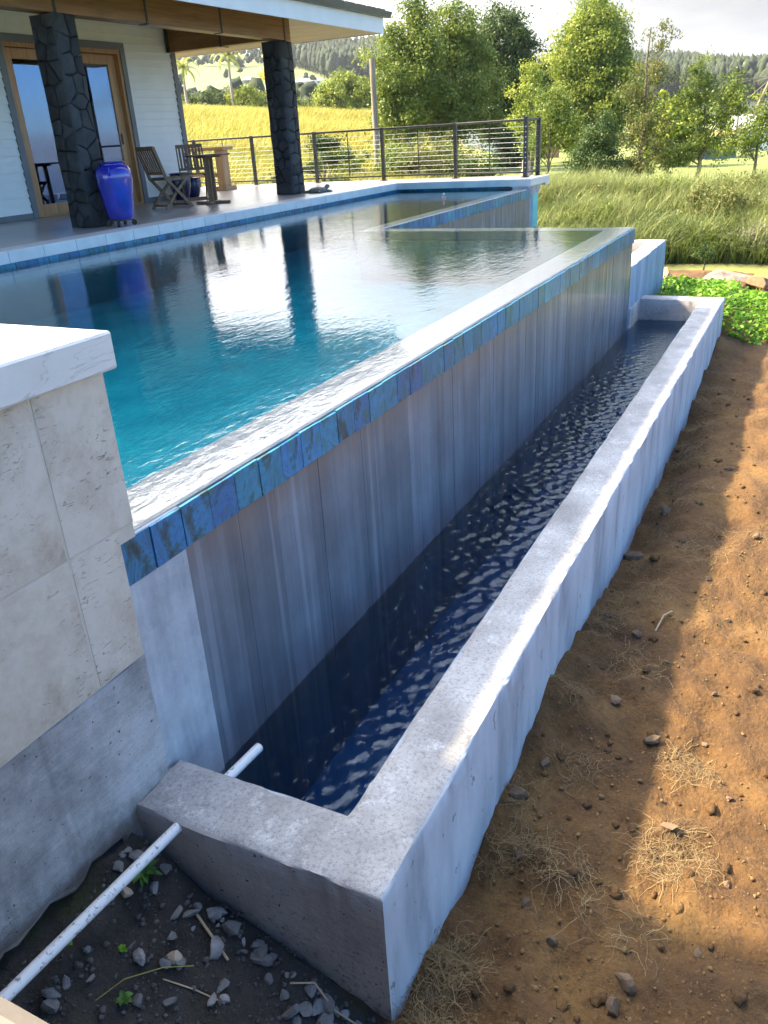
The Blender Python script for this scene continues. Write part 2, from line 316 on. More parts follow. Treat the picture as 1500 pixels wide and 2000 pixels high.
def make_glaze():
    t = NT('cobalt_glaze'); v = t.pos(src='obj')
    c = t.ramp(t.noise(v, 5, 4), [(0.3, (0.004, 0.008, 0.22)), (0.7, (0.008, 0.022, 0.46))])
    t.set(c, 0.12, t.bump(t.noise(v, 12, 3), 0.1, 0.006), Coat_Weight=1.0, Coat_Roughness=0.05)
make_glaze()
simple('navy_glaze', (0.008, 0.012, 0.05), (0.014, 0.02, 0.09), 5, 0.2, 0.05, 20)
simple('black_rubber', (0.015, 0.015, 0.016), None, 5, 0.6, 0)
def make_pvc():
    t = NT('white_pvc'); v = t.pos()
    d = t.ramp(t.noise(v, 55, 4, 0.7), [(0.56, 0.0), (0.64, 1.0)])
    t.set(t.mix(t.math('MULTIPLY', d, 0.85), (0.78, 0.79, 0.79), (0.16, 0.14, 0.12)), 0.4)
make_pvc()
simple('plaster_blue', (0.12, 0.44, 0.47), (0.20, 0.62, 0.60), 3, 0.7, 0.15, 30)
simple('weir_plaster', (0.37, 0.385, 0.40), (0.43, 0.445, 0.455), 16, 0.6, 0.2, 40, stretch=(0.5, 1.6, 1))
simple('basin_plaster', (0.04, 0.17, 0.27), (0.13, 0.36, 0.44), 3, 0.8, 0.2, 20)
simple('ornament_stone', (0.09, 0.11, 0.09), (0.17, 0.19, 0.15), 14, 0.7, 0.4, 50)
simple('beige_stone', (0.36, 0.28, 0.20), (0.52, 0.43, 0.33), 12, 0.8, 0.4, 50)
simple('beige_stucco', (0.15, 0.128, 0.105), (0.175, 0.15, 0.125), 9, 0.8, 0.2, 60)
simple('red_paint', (0.50, 0.045, 0.02), (0.58, 0.07, 0.03), 4, 0.5, 0)
simple('white_paint', (0.72, 0.72, 0.71), (0.80, 0.80, 0.79), 2, 0.6, 0)
simple('teal_paint', (0.10, 0.19, 0.20), (0.15, 0.25, 0.25), 2, 0.6, 0.1, 10)
simple('tin_roof', (0.42, 0.44, 0.46), (0.54, 0.56, 0.58), 3, 0.45, 0)
simple('float_plastic', (0.62, 0.30, 0.22), None, 3, 0.4, 0)
simple('green_plastic', (0.03, 0.20, 0.13), None, 3, 0.4, 0)
simple('yellow_cord', (0.62, 0.50, 0.10), None, 3, 0.6, 0)
simple('wire', (0.10, 0.10, 0.10), None, 3, 0.5, 0)
def make_ground():
    t = NT('dirt'); v = t.pos(); sp = t.n('ShaderNodeSeparateXYZ'); t.L.new(v, sp.inputs[0])
    c = t.ramp(t.noise(v, 2.6, 7, 0.62), [(0.30, (0.072, 0.036, 0.013)), (0.5, (0.145, 0.074, 0.023)), (0.70, (0.22, 0.123, 0.038))])
    c = t.mix(t.ramp(t.noise(v, 30, 6, 0.72), [(0.36, 0.6), (0.50, 0.0)]), c, (0.06, 0.031, 0.012))
    c = t.mix(t.ramp(t.noise(t.pos((1, 1, 1), (9, 3, 0)), 70, 4, 0.7), [(0.60, 0.0), (0.68, 0.7)]), c, (0.26, 0.17, 0.08))
    # wet dark soil with a little moss in the pit between the walls
    a = t.attr('pit'); ps = t.n('ShaderNodeSeparateColor'); t.L.new(a, ps.inputs[0])
    wet = t.ramp(t.noise(v, 6, 6, 0.65), [(0.3, (0.022, 0.019, 0.017)), (0.65, (0.058, 0.052, 0.048))])
    wet = t.mix(t.ramp(t.noise(t.pos(loc=(2, 5, 0)), 4.0, 5, 0.7), [(0.50, 0.0), (0.64, 0.8)]), wet, (0.040, 0.047, 0.012))
    c = t.mix(ps.outputs[0], c, wet)
    h = t.math('ADD', t.math('MULTIPLY', t.noise(v, 38, 7, 0.7), 0.6), t.math('MULTIPLY', t.noise(v, 9, 5, 0.65), 1.0))
    t.set(c, 0.95, t.bump(h, 0.9, 0.035))
    t = NT('terrain'); v = t.pos()
    c = t.attr('cover')
    c = t.mix(1.0, c, t.ramp(t.noise(v, 1.2, 8, 0.7), [(0.25, 0.62), (0.75, 1.25)]), 'MULTIPLY')
    c = t.mix(1.0, c, t.ramp(t.noise(t.pos((0.03, 0.03, 0.03)), 3, 6, 0.65), [(0.25, 0.78), (0.75, 1.15)]), 'MULTIPLY')
    t.set(c, 0.95, t.bump(t.noise(v, 6, 6, 0.7), 0.7, 0.06))
    t = NT('sea'); v = t.pos((0.02, 0.02, 0.02))
    t.set((0.010, 0.035, 0.085), 0.35, t.bump(t.noise(v, 3, 5), 0.3, 3.0))
make_ground()
def make_stone(name, a, b):
    t = NT(name); v = t.pos(); o = t.rnd()
    c = t.ramp(t.noise(v, 22, 6, 0.65), [(0.3, a), (0.7, b)])
    c = t.mix(1.0, c, t.ramp(o, [(0.0, 0.6), (1.0, 1.35)]), 'MULTIPLY')
    t.set(c, 0.85, t.bump(t.noise(v, 60, 5, 0.7), 0.6, 0.01))
make_stone('grey_stone', (0.13, 0.13, 0.135), (0.27, 0.265, 0.26))
make_stone('earth_stone', (0.12, 0.075, 0.042), (0.22, 0.145, 0.085))
make_stone('boulder_rock', (0.25, 0.20, 0.16), (0.44, 0.36, 0.30))
make_stone('red_rock', (0.30, 0.16, 0.08), (0.46, 0.27, 0.15))
make_stone('soil_crumb', (0.11, 0.062, 0.022), (0.22, 0.135, 0.050))
make_stone('pit_gravel', (0.03, 0.03, 0.03), (0.11, 0.105, 0.10))

# ---------------------------------------------------------------- geometry helpers
def link(o, parent=None):
    COL.objects.link(o)
    if parent is not None: o.parent = parent
    return o
def tag(o, label=None, cat=None, group=None, kind=None):
    if label: o['label'] = label
    if cat: o['category'] = cat
    if group: o['group'] = group
    if kind: o['kind'] = kind
    return o
def empty(name, loc=(0, 0, 0), rz=0.0, label=None, cat=None, group=None):
    o = bpy.data.objects.new(name, None); o.location = loc; o.rotation_euler = (0, 0, rz); o.empty_display_size = 0.1
    return tag(link(o), label, cat, group)
def np_mesh(name, verts, faces, mat, parent=None, tone=None, smooth=False, attr='tone', sharp=None):
    """verts (n,3), faces (m,k) all of one size; tone per-vertex colour (n,) or (n,3)"""
    verts = np.asarray(verts, dtype=np.float32); faces = np.asarray(faces, dtype=np.int32)
    me = bpy.data.meshes.new(name); n, (mf, k) = len(verts), faces.shape
    me.vertices.add(n); me.vertices.foreach_set('co', verts.ravel())
    me.loops.add(mf * k); me.loops.foreach_set('vertex_index', faces.ravel())
    me.polygons.add(mf); me.polygons.foreach_set('loop_start', np.arange(0, mf * k, k, dtype=np.int32))
    try: me.polygons.foreach_set('loop_total', np.full(mf, k, dtype=np.int32))
    except Exception: pass
    if smooth: me.polygons.foreach_set('use_smooth', np.ones(mf, dtype=bool))
    me.update(calc_edges=True)
    if tone is not None:
        tone = np.asarray(tone, dtype=np.float32)
        if tone.ndim == 1: tone = np.stack([tone] * 3, 1)
        at = me.color_attributes.new(attr, 'FLOAT_COLOR', 'POINT')
        at.data.foreach_set('color', np.concatenate([tone, np.ones((n, 1), np.float32)], 1).ravel())
    if sharp is not None: me.set_sharp_from_angle(angle=sharp)
    me.materials.append(MATS[mat]); me.validate()
    return link(bpy.data.objects.new(name, me), parent)
class MB:
    """collects shapes; build() links them as one mesh object"""
    def __init__(s): s.v = []; s.f = []; s.t = []
    def add(s, vs, fs, tone=1.0):
        o = len(s.v); s.v += [tuple(x) for x in vs]; s.f += [tuple(o + i for i in f) for f in fs]; s.t += [tone] * len(vs); return s
    def box(s, x0, x1, y0, y1, z0, z1, bev=0.0, mtx=None, tone=1.0):
        if bev <= 0:
            vs = [(x, y, z) for z in (z0, z1) for y in (y0, y1) for x in (x0, x1)]
            fs = [(0, 2, 3, 1), (4, 5, 7, 6), (0, 1, 5, 4), (2, 6, 7, 3), (0, 4, 6, 2), (1, 3, 7, 5)]
        else:
            b = min(bev, (x1 - x0) * .45, (y1 - y0) * .45, (z1 - z0) * .45)
            bm = bmesh.new(); bmesh.ops.create_cube(bm, size=1.0)
            for v in bm.verts: v.co = ((x0 + x1) / 2 + v.co.x * (x1 - x0), (y0 + y1) / 2 + v.co.y * (y1 - y0), (z0 + z1) / 2 + v.co.z * (z1 - z0))
            bmesh.ops.bevel(bm, geom=list(bm.edges), offset=b, segments=1, affect='EDGES', profile=0.5)
            bm.verts.index_update(); vs = [v.co.copy() for v in bm.verts]; fs = [[v.index for v in f.verts] for f in bm.faces]; bm.free()
        if mtx is not None: vs = [mtx @ Vector(v) for v in vs]
        return s.add(vs, fs, tone)
    def bar(s, a, b, w, h=None, up=(0, 0, 1), bev=0.0):
        a = Vector(a); b = Vector(b); d = b - a; ln = d.length; d.normalize()
        u = Vector(up)
        if abs(u.dot(d)) > 0.98: u = Vector((1, 0, 0))
        sd = d.cross(u).normalized(); u = sd.cross(d)
        M = Matrix((d, sd, u)).transposed().to_4x4(); M.translation = a
        h = h or w
        return s.box(0, ln, -w / 2, w / 2, -h / 2, h / 2, bev, M)
    def tube(s, pts, rad, seg=8, caps=True):
        pts = [Vector(p) for p in pts]; n = len(pts); rads = rad if isinstance(rad, (list, tuple)) else [rad] * n
        vs = []; prev = None
        for i, p in enumerate(pts):
            d = (pts[min(i + 1, n - 1)] - pts[max(i - 1, 0)]).normalized()
            if prev is None:
                u = Vector((0, 0, 1)) if abs(d.z) < 0.9 else Vector((1, 0, 0))
                u = (u - d * u.dot(d)).normalized()
            else:
                u = (prev - d * prev.dot(d)).normalized()
            prev = u; w = d.cross(u)
            for k in range(seg):
                a = 2 * math.pi * k / seg; vs.append(p + (u * math.cos(a) + w * math.sin(a)) * rads[i])
        fs = [(i * seg + k, i * seg + (k + 1) % seg, (i + 1) * seg + (k + 1) % seg, (i + 1) * seg + k) for i in range(n - 1) for k in range(seg)]
        if caps: fs += [tuple(range(seg - 1, -1, -1)), tuple(range((n - 1) * seg, n * seg))]
        return s.add(vs, fs)
    def lathe(s, prof, seg=24, c=(0, 0, 0)):
        vs = [(c[0] + r * math.cos(2 * math.pi * k / seg), c[1] + r * math.sin(2 * math.pi * k / seg), c[2] + z) for r, z in prof for k in range(seg)]
        n = len(prof)
        fs = [(i * seg + k, i * seg + (k + 1) % seg, (i + 1) * seg + (k + 1) % seg, (i + 1) * seg + k) for i in range(n - 1) for k in range(seg)]
        fs += [tuple(range(seg - 1, -1, -1)), tuple(range((n - 1) * seg, n * seg))]
        return s.add(vs, fs)
    def prism(s, poly, z0, z1):
        n = len(poly); vs = [(x, y, z0) for x, y in poly] + [(x, y, z1) for x, y in poly]
        fs = [tuple(range(n - 1, -1, -1)), tuple(range(n, 2 * n))] + [(i, (i + 1) % n, n + (i + 1) % n, n + i) for i in range(n)]
        return s.add(vs, fs)
    def build(s, name, mat, parent=None, smooth=None, attr=None):
        me = bpy.data.meshes.new(name); me.from_pydata(s.v, [], s.f)
        if attr:
            at = me.color_attributes.new(attr, 'FLOAT_COLOR', 'POINT')
            for i, t in enumerate(s.t): at.data[i].color = (t, t, t, 1)
        me.materials.append(MATS[mat]); me.update()
        if smooth is not None:
            for p in me.polygons: p.use_smooth = True
            me.set_sharp_from_angle(angle=R(smooth))
        return link(bpy.data.objects.new(name, me), parent)
def copy_tree(o, parent=None):
    c = o.copy(); COL.objects.link(c); c.parent = parent
    for ch in list(o.children): copy_tree(ch, c)
    return c
def pn(x, y, z=0.0, s=1.0, o=4):
    return noise.fractal(Vector((x * s, y * s, z * s)), 0.9, 2.1, o)
def AZ(az, r): a = R(az); return (r * math.cos(a), r * math.sin(a))

# ---------------------------------------------------------------- terrain
RK = np.array([0, 13.5, 15.5, 17, 20, 24, 30, 45, 80, 130, 180, 260, 400, 600, 900, 1500, 4000, 9000])
AK = np.array([-180, -90, -60, -38, -20, 0, 4, 10, 16, 22, 27, 33, 40, 60, 90, 180])
TBL = {
 -180: [-2.4, -2.4, -2.4, -2.5, -2.7, -3, -4, -6, -10, -15, -20, -28, -42, -62, -90, -140, -260, -400],
 -90:  [-2.4, -2.4, -2.2, -2.4, -3, -3.6, -5, -8, -14, -22, -28, -40, -58, -80, -105, -150, -260, -400],
 -60:  [-2.4, -2.4, -2.0, -2.1, -2.6, -3.2, -4.5, -8, -15, -24, -30, -42, -60, -82, -108, -155, -260, -400],
 -38:  [-2.4, -2.4, -1.75, -1.8, -2.1, -2.5, -3.6, -6.5, -13, -21, -27, -38, -54, -74, -98, -140, -240, -400],
 -20:  [-2.4, -2.4, -1.66, -1.70, -1.6, -1.5, -2.0, -3.0, -5, -7, -9, -12, -14, -12, -8, -10, -60, -200],
 0:    [-2.4, -2.4, -1.62, -1.66, -1.35, -1.0, -1.3, -1.8, -2.2, -2.4, -2.2, -2, 0, 9, 26, 50, 120, 160],
 4:    [-2.4, -2.4, -1.62, -1.66, -1.35, -1.0, -1.3, -1.8, -2.2, -2.4, -2.2, -2, 0, 10, 28, 55, 120, 160],
 10:   [-2.4, -2.4, -1.62, -1.66, -1.30, -0.95, -1.25, -1.7, -2.1, -2.3, -2.2, -2, 0, 13, 38, 62, 120, 160],
 16:   [-2.4, -2.4, -1.7, -1.72, -1.30, -0.85, -1.1, -1.5, -2.0, -2.3, -2.2, -2, 0, 14, 36, 60, 120, 160],
 22:   [-2.4, -2.4, -2.2, -2.1, -1.7, -1.3, -1.3, -1.4, -1.2, -0.5, -1, -2, 2, 22, 52, 80, 130, 160],
 27:   [-2.4, -2.4, -2.4, -2.3, -2.0, -1.7, -1.5, -1.0, 1.0, 3.6, 0, -1, 8, 33, 68, 95, 140, 160],
 33:   [-2.4, -2.4, -2.4, -2.3, -2.0, -1.7, -1.4, -0.7, 1.7, 4.6, 1, -1, 10, 37, 76, 100, 150, 160],
 40:   [-2.4, -2.4, -2.4, -2.3, -2.0, -1.7, -1.3, -0.3, 2.2, 5.5, 2, 0, 12, 38, 80, 108, 150, 160],
 60:   [-2.4, -2.4, -2.4, -2.3, -2.0, -1.6, -1.2, 0, 3, 6, 4, 4, 14, 36, 70, 100, 150, 160],
 90:   [-2.4, -2.4, -2.4, -2.3, -2.0, -1.6, -1.2, 0, 2, 4, 4, 4, 8, 16, 30, 45, 60, 60],
 180:  [-2.4, -2.4, -2.4, -2.5, -2.7, -3, -4, -6, -10, -15, -20, -28, -42, -62, -90, -140, -260, -400]}
TT = np.array([TBL[a] for a in AK], dtype=float)
def terr(x, y):
    """terrain height, vectorised"""
    x = np.atleast_1d(np.asarray(x, float)); y = np.atleast_1d(np.asarray(y, float))
    r = np.hypot(x, y); az = np.degrees(np.arctan2(y, x))
    ia = np.clip(np.searchsorted(AK, az, side='right') - 1, 0, len(AK) - 2); fa = (az - AK[ia]) / (AK[ia + 1] - AK[ia]); fa = fa * fa * (3 - 2 * fa)
    ir = np.clip(np.searchsorted(RK, r, side='right') - 1, 0, len(RK) - 2); fr = np.clip((r - RK[ir]) / (RK[ir + 1] - RK[ir]), 0, 1); fs = fr * fr * (3 - 2 * fr)
    fr = np.where(r < 260, fs * 0.5 + fr * 0.5, fr)
    z = (TT[ia, ir] * (1 - fr) + TT[ia, ir + 1] * fr) * (1 - fa) + (TT[ia + 1, ir] * (1 - fr) + TT[ia + 1, ir + 1] * fr) * fa
    z = z + np.where(r > 100, np.sin(x * 0.011 + 1) * np.cos(y * 0.013) * np.minimum((r - 100) * 0.006, 3.0), 0)
    return z
def T1(x, y): return float(terr(x, y)[0])
def build_terrain():
    rs = np.concatenate([np.linspace(8, 30, 60), np.geomspace(30.6, 2600, 165)]); na = 420
    # finer azimuth steps ahead of the house
    az = np.concatenate([np.linspace(-180, -40, 50, endpoint=False), np.linspace(-40, 60, 300, endpoint=False), np.linspace(60, 180, 45, endpoint=False)])
    A, Rr = np.meshgrid(np.radians(az), rs, indexing='ij'); X = Rr * np.cos(A); Y = Rr * np.sin(A); Z = terr(X.ravel(), Y.ravel()).reshape(X.shape)
    dz = np.array([pn(x, y, 0, 0.45, 4) for x, y in zip(X.ravel(), Y.ravel())]).reshape(X.shape)
    Z = Z + dz * np.where(Rr < 60, 0.05, np.minimum(Rr * 0.0012, 1.5))
    n, k = X.shape; idx = np.arange(n * k).reshape(n, k)
    a = idx; b = np.roll(idx, -1, 0)
    F = np.stack([a[:, :-1], a[:, 1:], b[:, 1:], b[:, :-1]], -1).reshape(-1, 4)[:, ::-1]
    deg = np.degrees(A); cov = np.zeros(X.shape + (3,))
    lawn = np.array((0.19, 0.23, 0.055)); gold = np.array((0.34, 0.285, 0.065)); scrub = np.array((0.10, 0.11, 0.04)); hill = np.array((0.27, 0.29, 0.085)); dark = np.array((0.035, 0.045, 0.02)); redd = np.array((0.32, 0.21, 0.11))
    cov[:] = lawn
    fld = (deg > 20) & (deg < 110) & (Rr > 26) & (Rr < 160); cov[fld] = gold
    near = fld & (Rr < 58); cov[near] = np.array((0.36, 0.34, 0.08))
    band = fld & (Rr > 80) & (Rr < 94) & (deg > 27); cov[band] = redd
    bank = (deg > -20) & (deg < 21) & (Rr > 17.3) & (Rr < 27); cov[bank] = np.array((0.15, 0.15, 0.05))
    val = (deg > 20) & (Rr >= 160) & (Rr < 420); cov[val] = scrub
    hl = (Rr >= 420); cov[hl] = hill
    # field parcels on the hill
    par = np.floor((deg + 6 * np.sin(Rr * 0.012)) / 4.5) + 7 * np.floor((Rr + 40 * np.sin(A * 18)) / 95)
    sel = hl & (deg > 20)
    h = np.mod(np.sin(par * 12.9898) * 43758.5453, 1.0)
    cov[sel] = (np.array((0.15, 0.22, 0.065)) * (1 - h[..., None]) + np.array((0.36, 0.35, 0.10)) * h[..., None])[sel]
    edge = sel & (np.mod((Rr + 40 * np.sin(A * 18)) / 95, 1.0) < 0.06); cov[edge] = dark * 2.5
    gld = (deg > 2) & (deg < 20) & (Rr > 150) & (Rr < 200); cov[gld] = gold
    wood = (deg < 21) & (deg > -40) & (Rr > 420); cov[wood] = dark
    land = (deg < -20) | (deg > 110); cov[land & (Rr > 26)] = np.array((0.12, 0.14, 0.05))
    o = np_mesh('ground', np.stack([X, Y, Z], -1).reshape(-1, 3), F, 'terrain', tone=cov.reshape(-1, 3), smooth=True, attr='cover')
    tag(o, kind='structure')
build_terrain()
tag(MB().box(-13500, 13500, -13500, 13500, -150, -140).build('sea', 'sea'), kind='structure')

# ---------------------------------------------------------------- dug-over dirt round the basin
WK = np.array([-3, 1.30, 1.84, 2.10, 3.15, 4.0, 4.70, 6.43, 8.0, 9.53, 11, 13, 15, 20]); WZ = np.array([-1.34, -1.33, -1.39, -1.325, -1.29, -1.40, -1.47, -1.49, -1.36, -1.22, -1.25, -1.42, -1.60, -1.7])
def dirt_base(x, y):
    z = float(np.interp(x, WK, WZ)) - 0.02 * max(0.0, -y - 0.5)
    pit = max(0.0, min(1.0, (y - 0.72) / 0.1)) * max(0.0, min(1.0, (1.36 - x) / 0.08))
    zp = -0.92 - 0.50 * (1.62 - y)
    t = max(0.0, min(1.0, (0.74 - y) / 0.30)); z = z + (-1.345 - z) * t * t * (3 - 2 * t) * (1.0 if x < 10 else max(0.0, (13 - x) / 3))
    z = z * (1 - pit) + zp * pit
    inside = (x > 1.36) and (x < 9.72) and (y > 0.80)
    if inside: z = -1.95
    elif x > 9.6 and y > 2.6: z -= 0.6
    if x > 9.7 and 0.8 < y < 3: z += 0.10
    return z, pit
def dirt_z(x, y):
    z, pit = dirt_base(x, y)
    a = 0.045 if pit < 0.5 else 0.03
    z += a * pn(x, y, 0.3, 1.6, 4) + 0.030 * pn(x, y, 3.3, 6.0, 4) + 0.015 * abs(pn(x, y, 1.3, 22.0, 4))
    # soil heaped against the wall, with hollows
    if pit < 0.5 and 1.3 < x < 9.7 and y > 0.3: z += 0.11 * max(0, (y - 0.35) / 0.42) * pn(x, 0, 9.1, 2.3, 3)
    return z
def build_dirt():
    xs = [-2.0]
    while xs[-1] < 15.6: xs.append(xs[-1] + (0.12 if xs[-1] < 0.3 else max(0.024, 0.0115 * xs[-1])))
    ys = [1.75]
    while ys[-1] > -6: ys.append(ys[-1] - (0.024 if ys[-1] > -0.7 else 0.024 + 0.10 * (-0.7 - ys[-1])))
    yl = [1.75]
    while yl[-1] < 4.4: yl.append(yl[-1] + 0.12)
    ys = ys[::-1] + yl[1:]
    V = []; Tn = []
    for x in xs:
        for y in ys:
            V.append((x, y, dirt_z(x, y))); Tn.append(dirt_base(x, y)[1])
    n, k = len(xs), len(ys); idx = np.arange(n * k).reshape(n, k)
    F = np.stack([idx[:-1, :-1], idx[1:, :-1], idx[1:, 1:], idx[:-1, 1:]], -1).reshape(-1, 4)
    o = np_mesh('dirt_ground', V, F, 'dirt', tone=Tn, smooth=True, attr='pit'); tag(o, kind='structure')
build_dirt()

# ---------------------------------------------------------------- the pool
ZT = -0.828           # top of the catch basin wall
pool = empty('infinity_pool', (5, 3, -0.5), 0, 'infinity pool with blue tiled edge and streaked grey concrete wall', 'pool')
pool_inv = None
def pp(o):            # parent to the pool keeping world coordinates
    o.parent = pool; o.location = -Vector(pool.location); return o
def board_wall(name, a0, a1, z0, z1, face, axis, mat, base_depth=0.2, amp=0.0013):
    """board-marked wall: strips of uneven depth and tone. axis 'x': runs along X, looks to -Y at y=face; axis 'y': runs along Y, looks to +X at x=face"""
    mb = MB(); a = a0
    while a < a1 - 1e-6:
        w = random.uniform(0.085, 0.155); b = min(a1, a + w)
        if a1 - b < 0.05: b = a1
        d = random.uniform(-amp, amp); tone = random.uniform(0.80, 1.20)
        if axis == 'x': mb.box(a, b, face + d, face + base_depth, z0, z1, tone=tone)
        else: mb.box(face - base_depth, face + d, a, b, z0, z1, tone=tone)
        a = b
    return mb.build(name, mat, attr='tone')
XN, XE, XF = 1.55, 8.95, 14.72   # near end, end of the front edge, far end
YF, YB, YH = 1.645, 4.52, 7.11   # front face, set-back face, house side
pp(board_wall('front_wall', 1.745, XE, -1.62, -0.012, YF + 0.004, 'x', 'wet_formed_concrete', 0.225))
pp(MB().box(1.462, 1.745, YF - 0.006, YF + 0.22, -1.62, -0.012, 0.004).build('plaster_panel', 'pale_wet_plaster'))
pp(board_wall('end_wall', YF + 0.23, YB, -1.4, -0.012, XE, 'y', 'wet_formed_concrete', 0.22))
pp(board_wall('set_back_wall', XE + 0.0, XF, -2.3, -0.012, YB + 0.004, 'x', 'wet_formed_concrete', 0.225))
pp(MB().box(XF, XF + 0.44, YB + 0.004, YB + 0.3, -2.4, -0.02, 0.006).build('end_pier', 'shade_blue_concrete'))
cb = MB(); cb.add([(XF - .06, YB - .01, -.10), (XF + .50, YB - .01, -.10), (XF + .62, YB - .01, .035), (XF - .06, YB - .01, .035), (XF - .06, YB + .3, -.10), (XF + .50, YB + .3, -.10), (XF + .62, YB + .3, .035), (XF - .06, YB + .3, .035)],
       [(0, 1, 2, 3), (5, 4, 7, 6), (1, 5, 6, 2), (4, 0, 3, 7), (3, 2, 6, 7), (4, 5, 1, 0)])
pp(cb.build('corbel', 'concrete'))
# edge tops under the water film
pp(MB().box(1.456, XE - 0.004, YF + 0.006, YF + 0.25, -0.10, -0.0085).build('weir_top', 'weir_plaster'))
pp(MB().box(XE - 0.236, XE - 0.004, YF + 0.252, YB + 0.2, -0.10, -0.0088).build('end_weir_top', 'weir_plaster'))
pp(MB().box(XE - 0.002, XF + 0.1, YB + 0.008, YB + 0.235, -0.10, -0.0086).build('set_back_weir_top', 'weir_plaster'))
# inside of the pool
FZ = -0.56
pp(MB().box(1.3, XE, YF + .1, 7.3, FZ - .1, FZ).build('floor', 'plaster_blue'))
pp(MB().box(XE + .002, 15.1, YB + .1, 7.3, FZ - .1, FZ - .001).build('shallow_floor', 'plaster_blue'))
pp(MB().box(1.56, XE - .23, YF + .22, YF + .245, FZ, -.11).build('front_lining', 'plaster_blue'))
pp(MB().box(XE - .238, XE - .215, YF + .25, YB + .2, FZ, -.11).build('end_lining', 'plaster_blue'))
pp(MB().box(XE - .2, 15.0, YB + .2, YB + .23, FZ, -.11).build('set_back_lining', 'plaster_blue'))
pp(MB().box(1.4, 15.2, YH + .012, YH + .3, FZ - .1, .036).build('house_side_wall', 'plaster_blue'))
pp(MB().box(14.9, 15.2, YB, YH + .01, FZ - .1, .034).build('far_side_wall', 'plaster_blue'))
# tiles, one by one
TW = 0.142
def tile_mesh(w, h, d, seed):
    random.seed(seed); mb = MB(); mb.box(-w / 2, w / 2, -d, d, -h / 2, h / 2, 0.0018)
    mb.v = [(x + random.uniform(-.0008, .0008), y + random.uniform(-.0012, .0012), z + random.uniform(-.0012, .0012)) for x, y, z in mb.v]
    me = bpy.data.meshes.new('tile'); me.from_pydata(mb.v, [], mb.f); me.materials.append(MATS['iridescent_tile']); return me
tile_protos = [tile_mesh(TW - 0.0025, 0.140, 0.007, i) for i in range(6)]
tile_small = [tile_mesh(TW - 0.003, 0.0745, 0.006, 20 + i) for i in range(4)]
random.seed(11)
def put_tile(me, x, y, z, rz=0.0, sx=1.0):
    o = bpy.data.objects.new('tile', me); link(o, pool); o.location = Vector((x, y, z)) - pool.location; o.rotation_euler = (0, random.uniform(-.006, .006), rz + random.uniform(-.004, .004)); o.scale = (sx, 1, 1); return o
n = int(round((XE - 1.457) / TW)); w = (XE - 1.457) / n
for i in range(n): put_tile(random.choice(tile_protos), 1.457 + w * (i + .5), YF - 0.007 + random.uniform(-.0015, .0015), -0.080 - random.uniform(0, .004), 0, w / TW)
n = int(round((XF - XE) / TW)); w = (XF - XE) / n
for i in range(n): put_tile(random.choice(tile_protos), XE + w * (i + .5), YB - 0.005, -0.080, 0, w / TW)
n = int(round((YB - YF - .02) / TW)); w = (YB - YF - .02) / n
for i in range(n): put_tile(random.choice(tile_protos), XE + 0.009, YF + .01 + w * (i + .5), -0.080, math.pi / 2, w / TW)
x = 4.6
while x < 14.85:
    for z in (-0.0385, 0.0): put_tile(random.choice(tile_small), x + TW / 2, YH + 0.002, z + (-.002 if z < -.03 else -.001), 0)
    x += TW
y = YB + .25
while y < YH - .02:
    put_tile(random.choice(tile_small), 14.894, y + TW / 2, -.002, math.pi / 2); y += TW
# water body
L2 = [(1.46, YF + .010), (XE - .012, YF + .010), (XE - .012, YB + .014), (14.97, YB + .014), (14.97, YH + .03), (1.46, YH + .03)]
tag(MB().prism(L2, FZ - .03, 0.0).build('pool_water', 'pool_water'), kind='structure')
# small things in the water
fl = empty('pool_float', (13.0, 5.43, 0.0), 0, 'tiny pink and white float bobbing at the far end of the pool', 'float')
MB().lathe([(.003, -.03), (.025, -.02), (.034, .0), (.025, .025), (.008, .035), (.008, .048), (.003, .05)], 14).build('body', 'float_plastic', fl, 40)
MB().lathe([(.003, .049), (.016, .055), (.02, .068), (.012, .08), (.003, .083)], 12).build('head', 'white_paint', fl, 40)
rj = empty('return_jet', (14.55, YH - .008, 0.012), 0, 'small green ring fitting on the blue waterline tile', 'fitting')
MB().tube([(.04 * math.cos(a), -.004, .04 * math.sin(a)) for a in np.linspace(0, 2 * math.pi, 17)], .009, 6).build('ring', 'green_plastic', rj, 50)

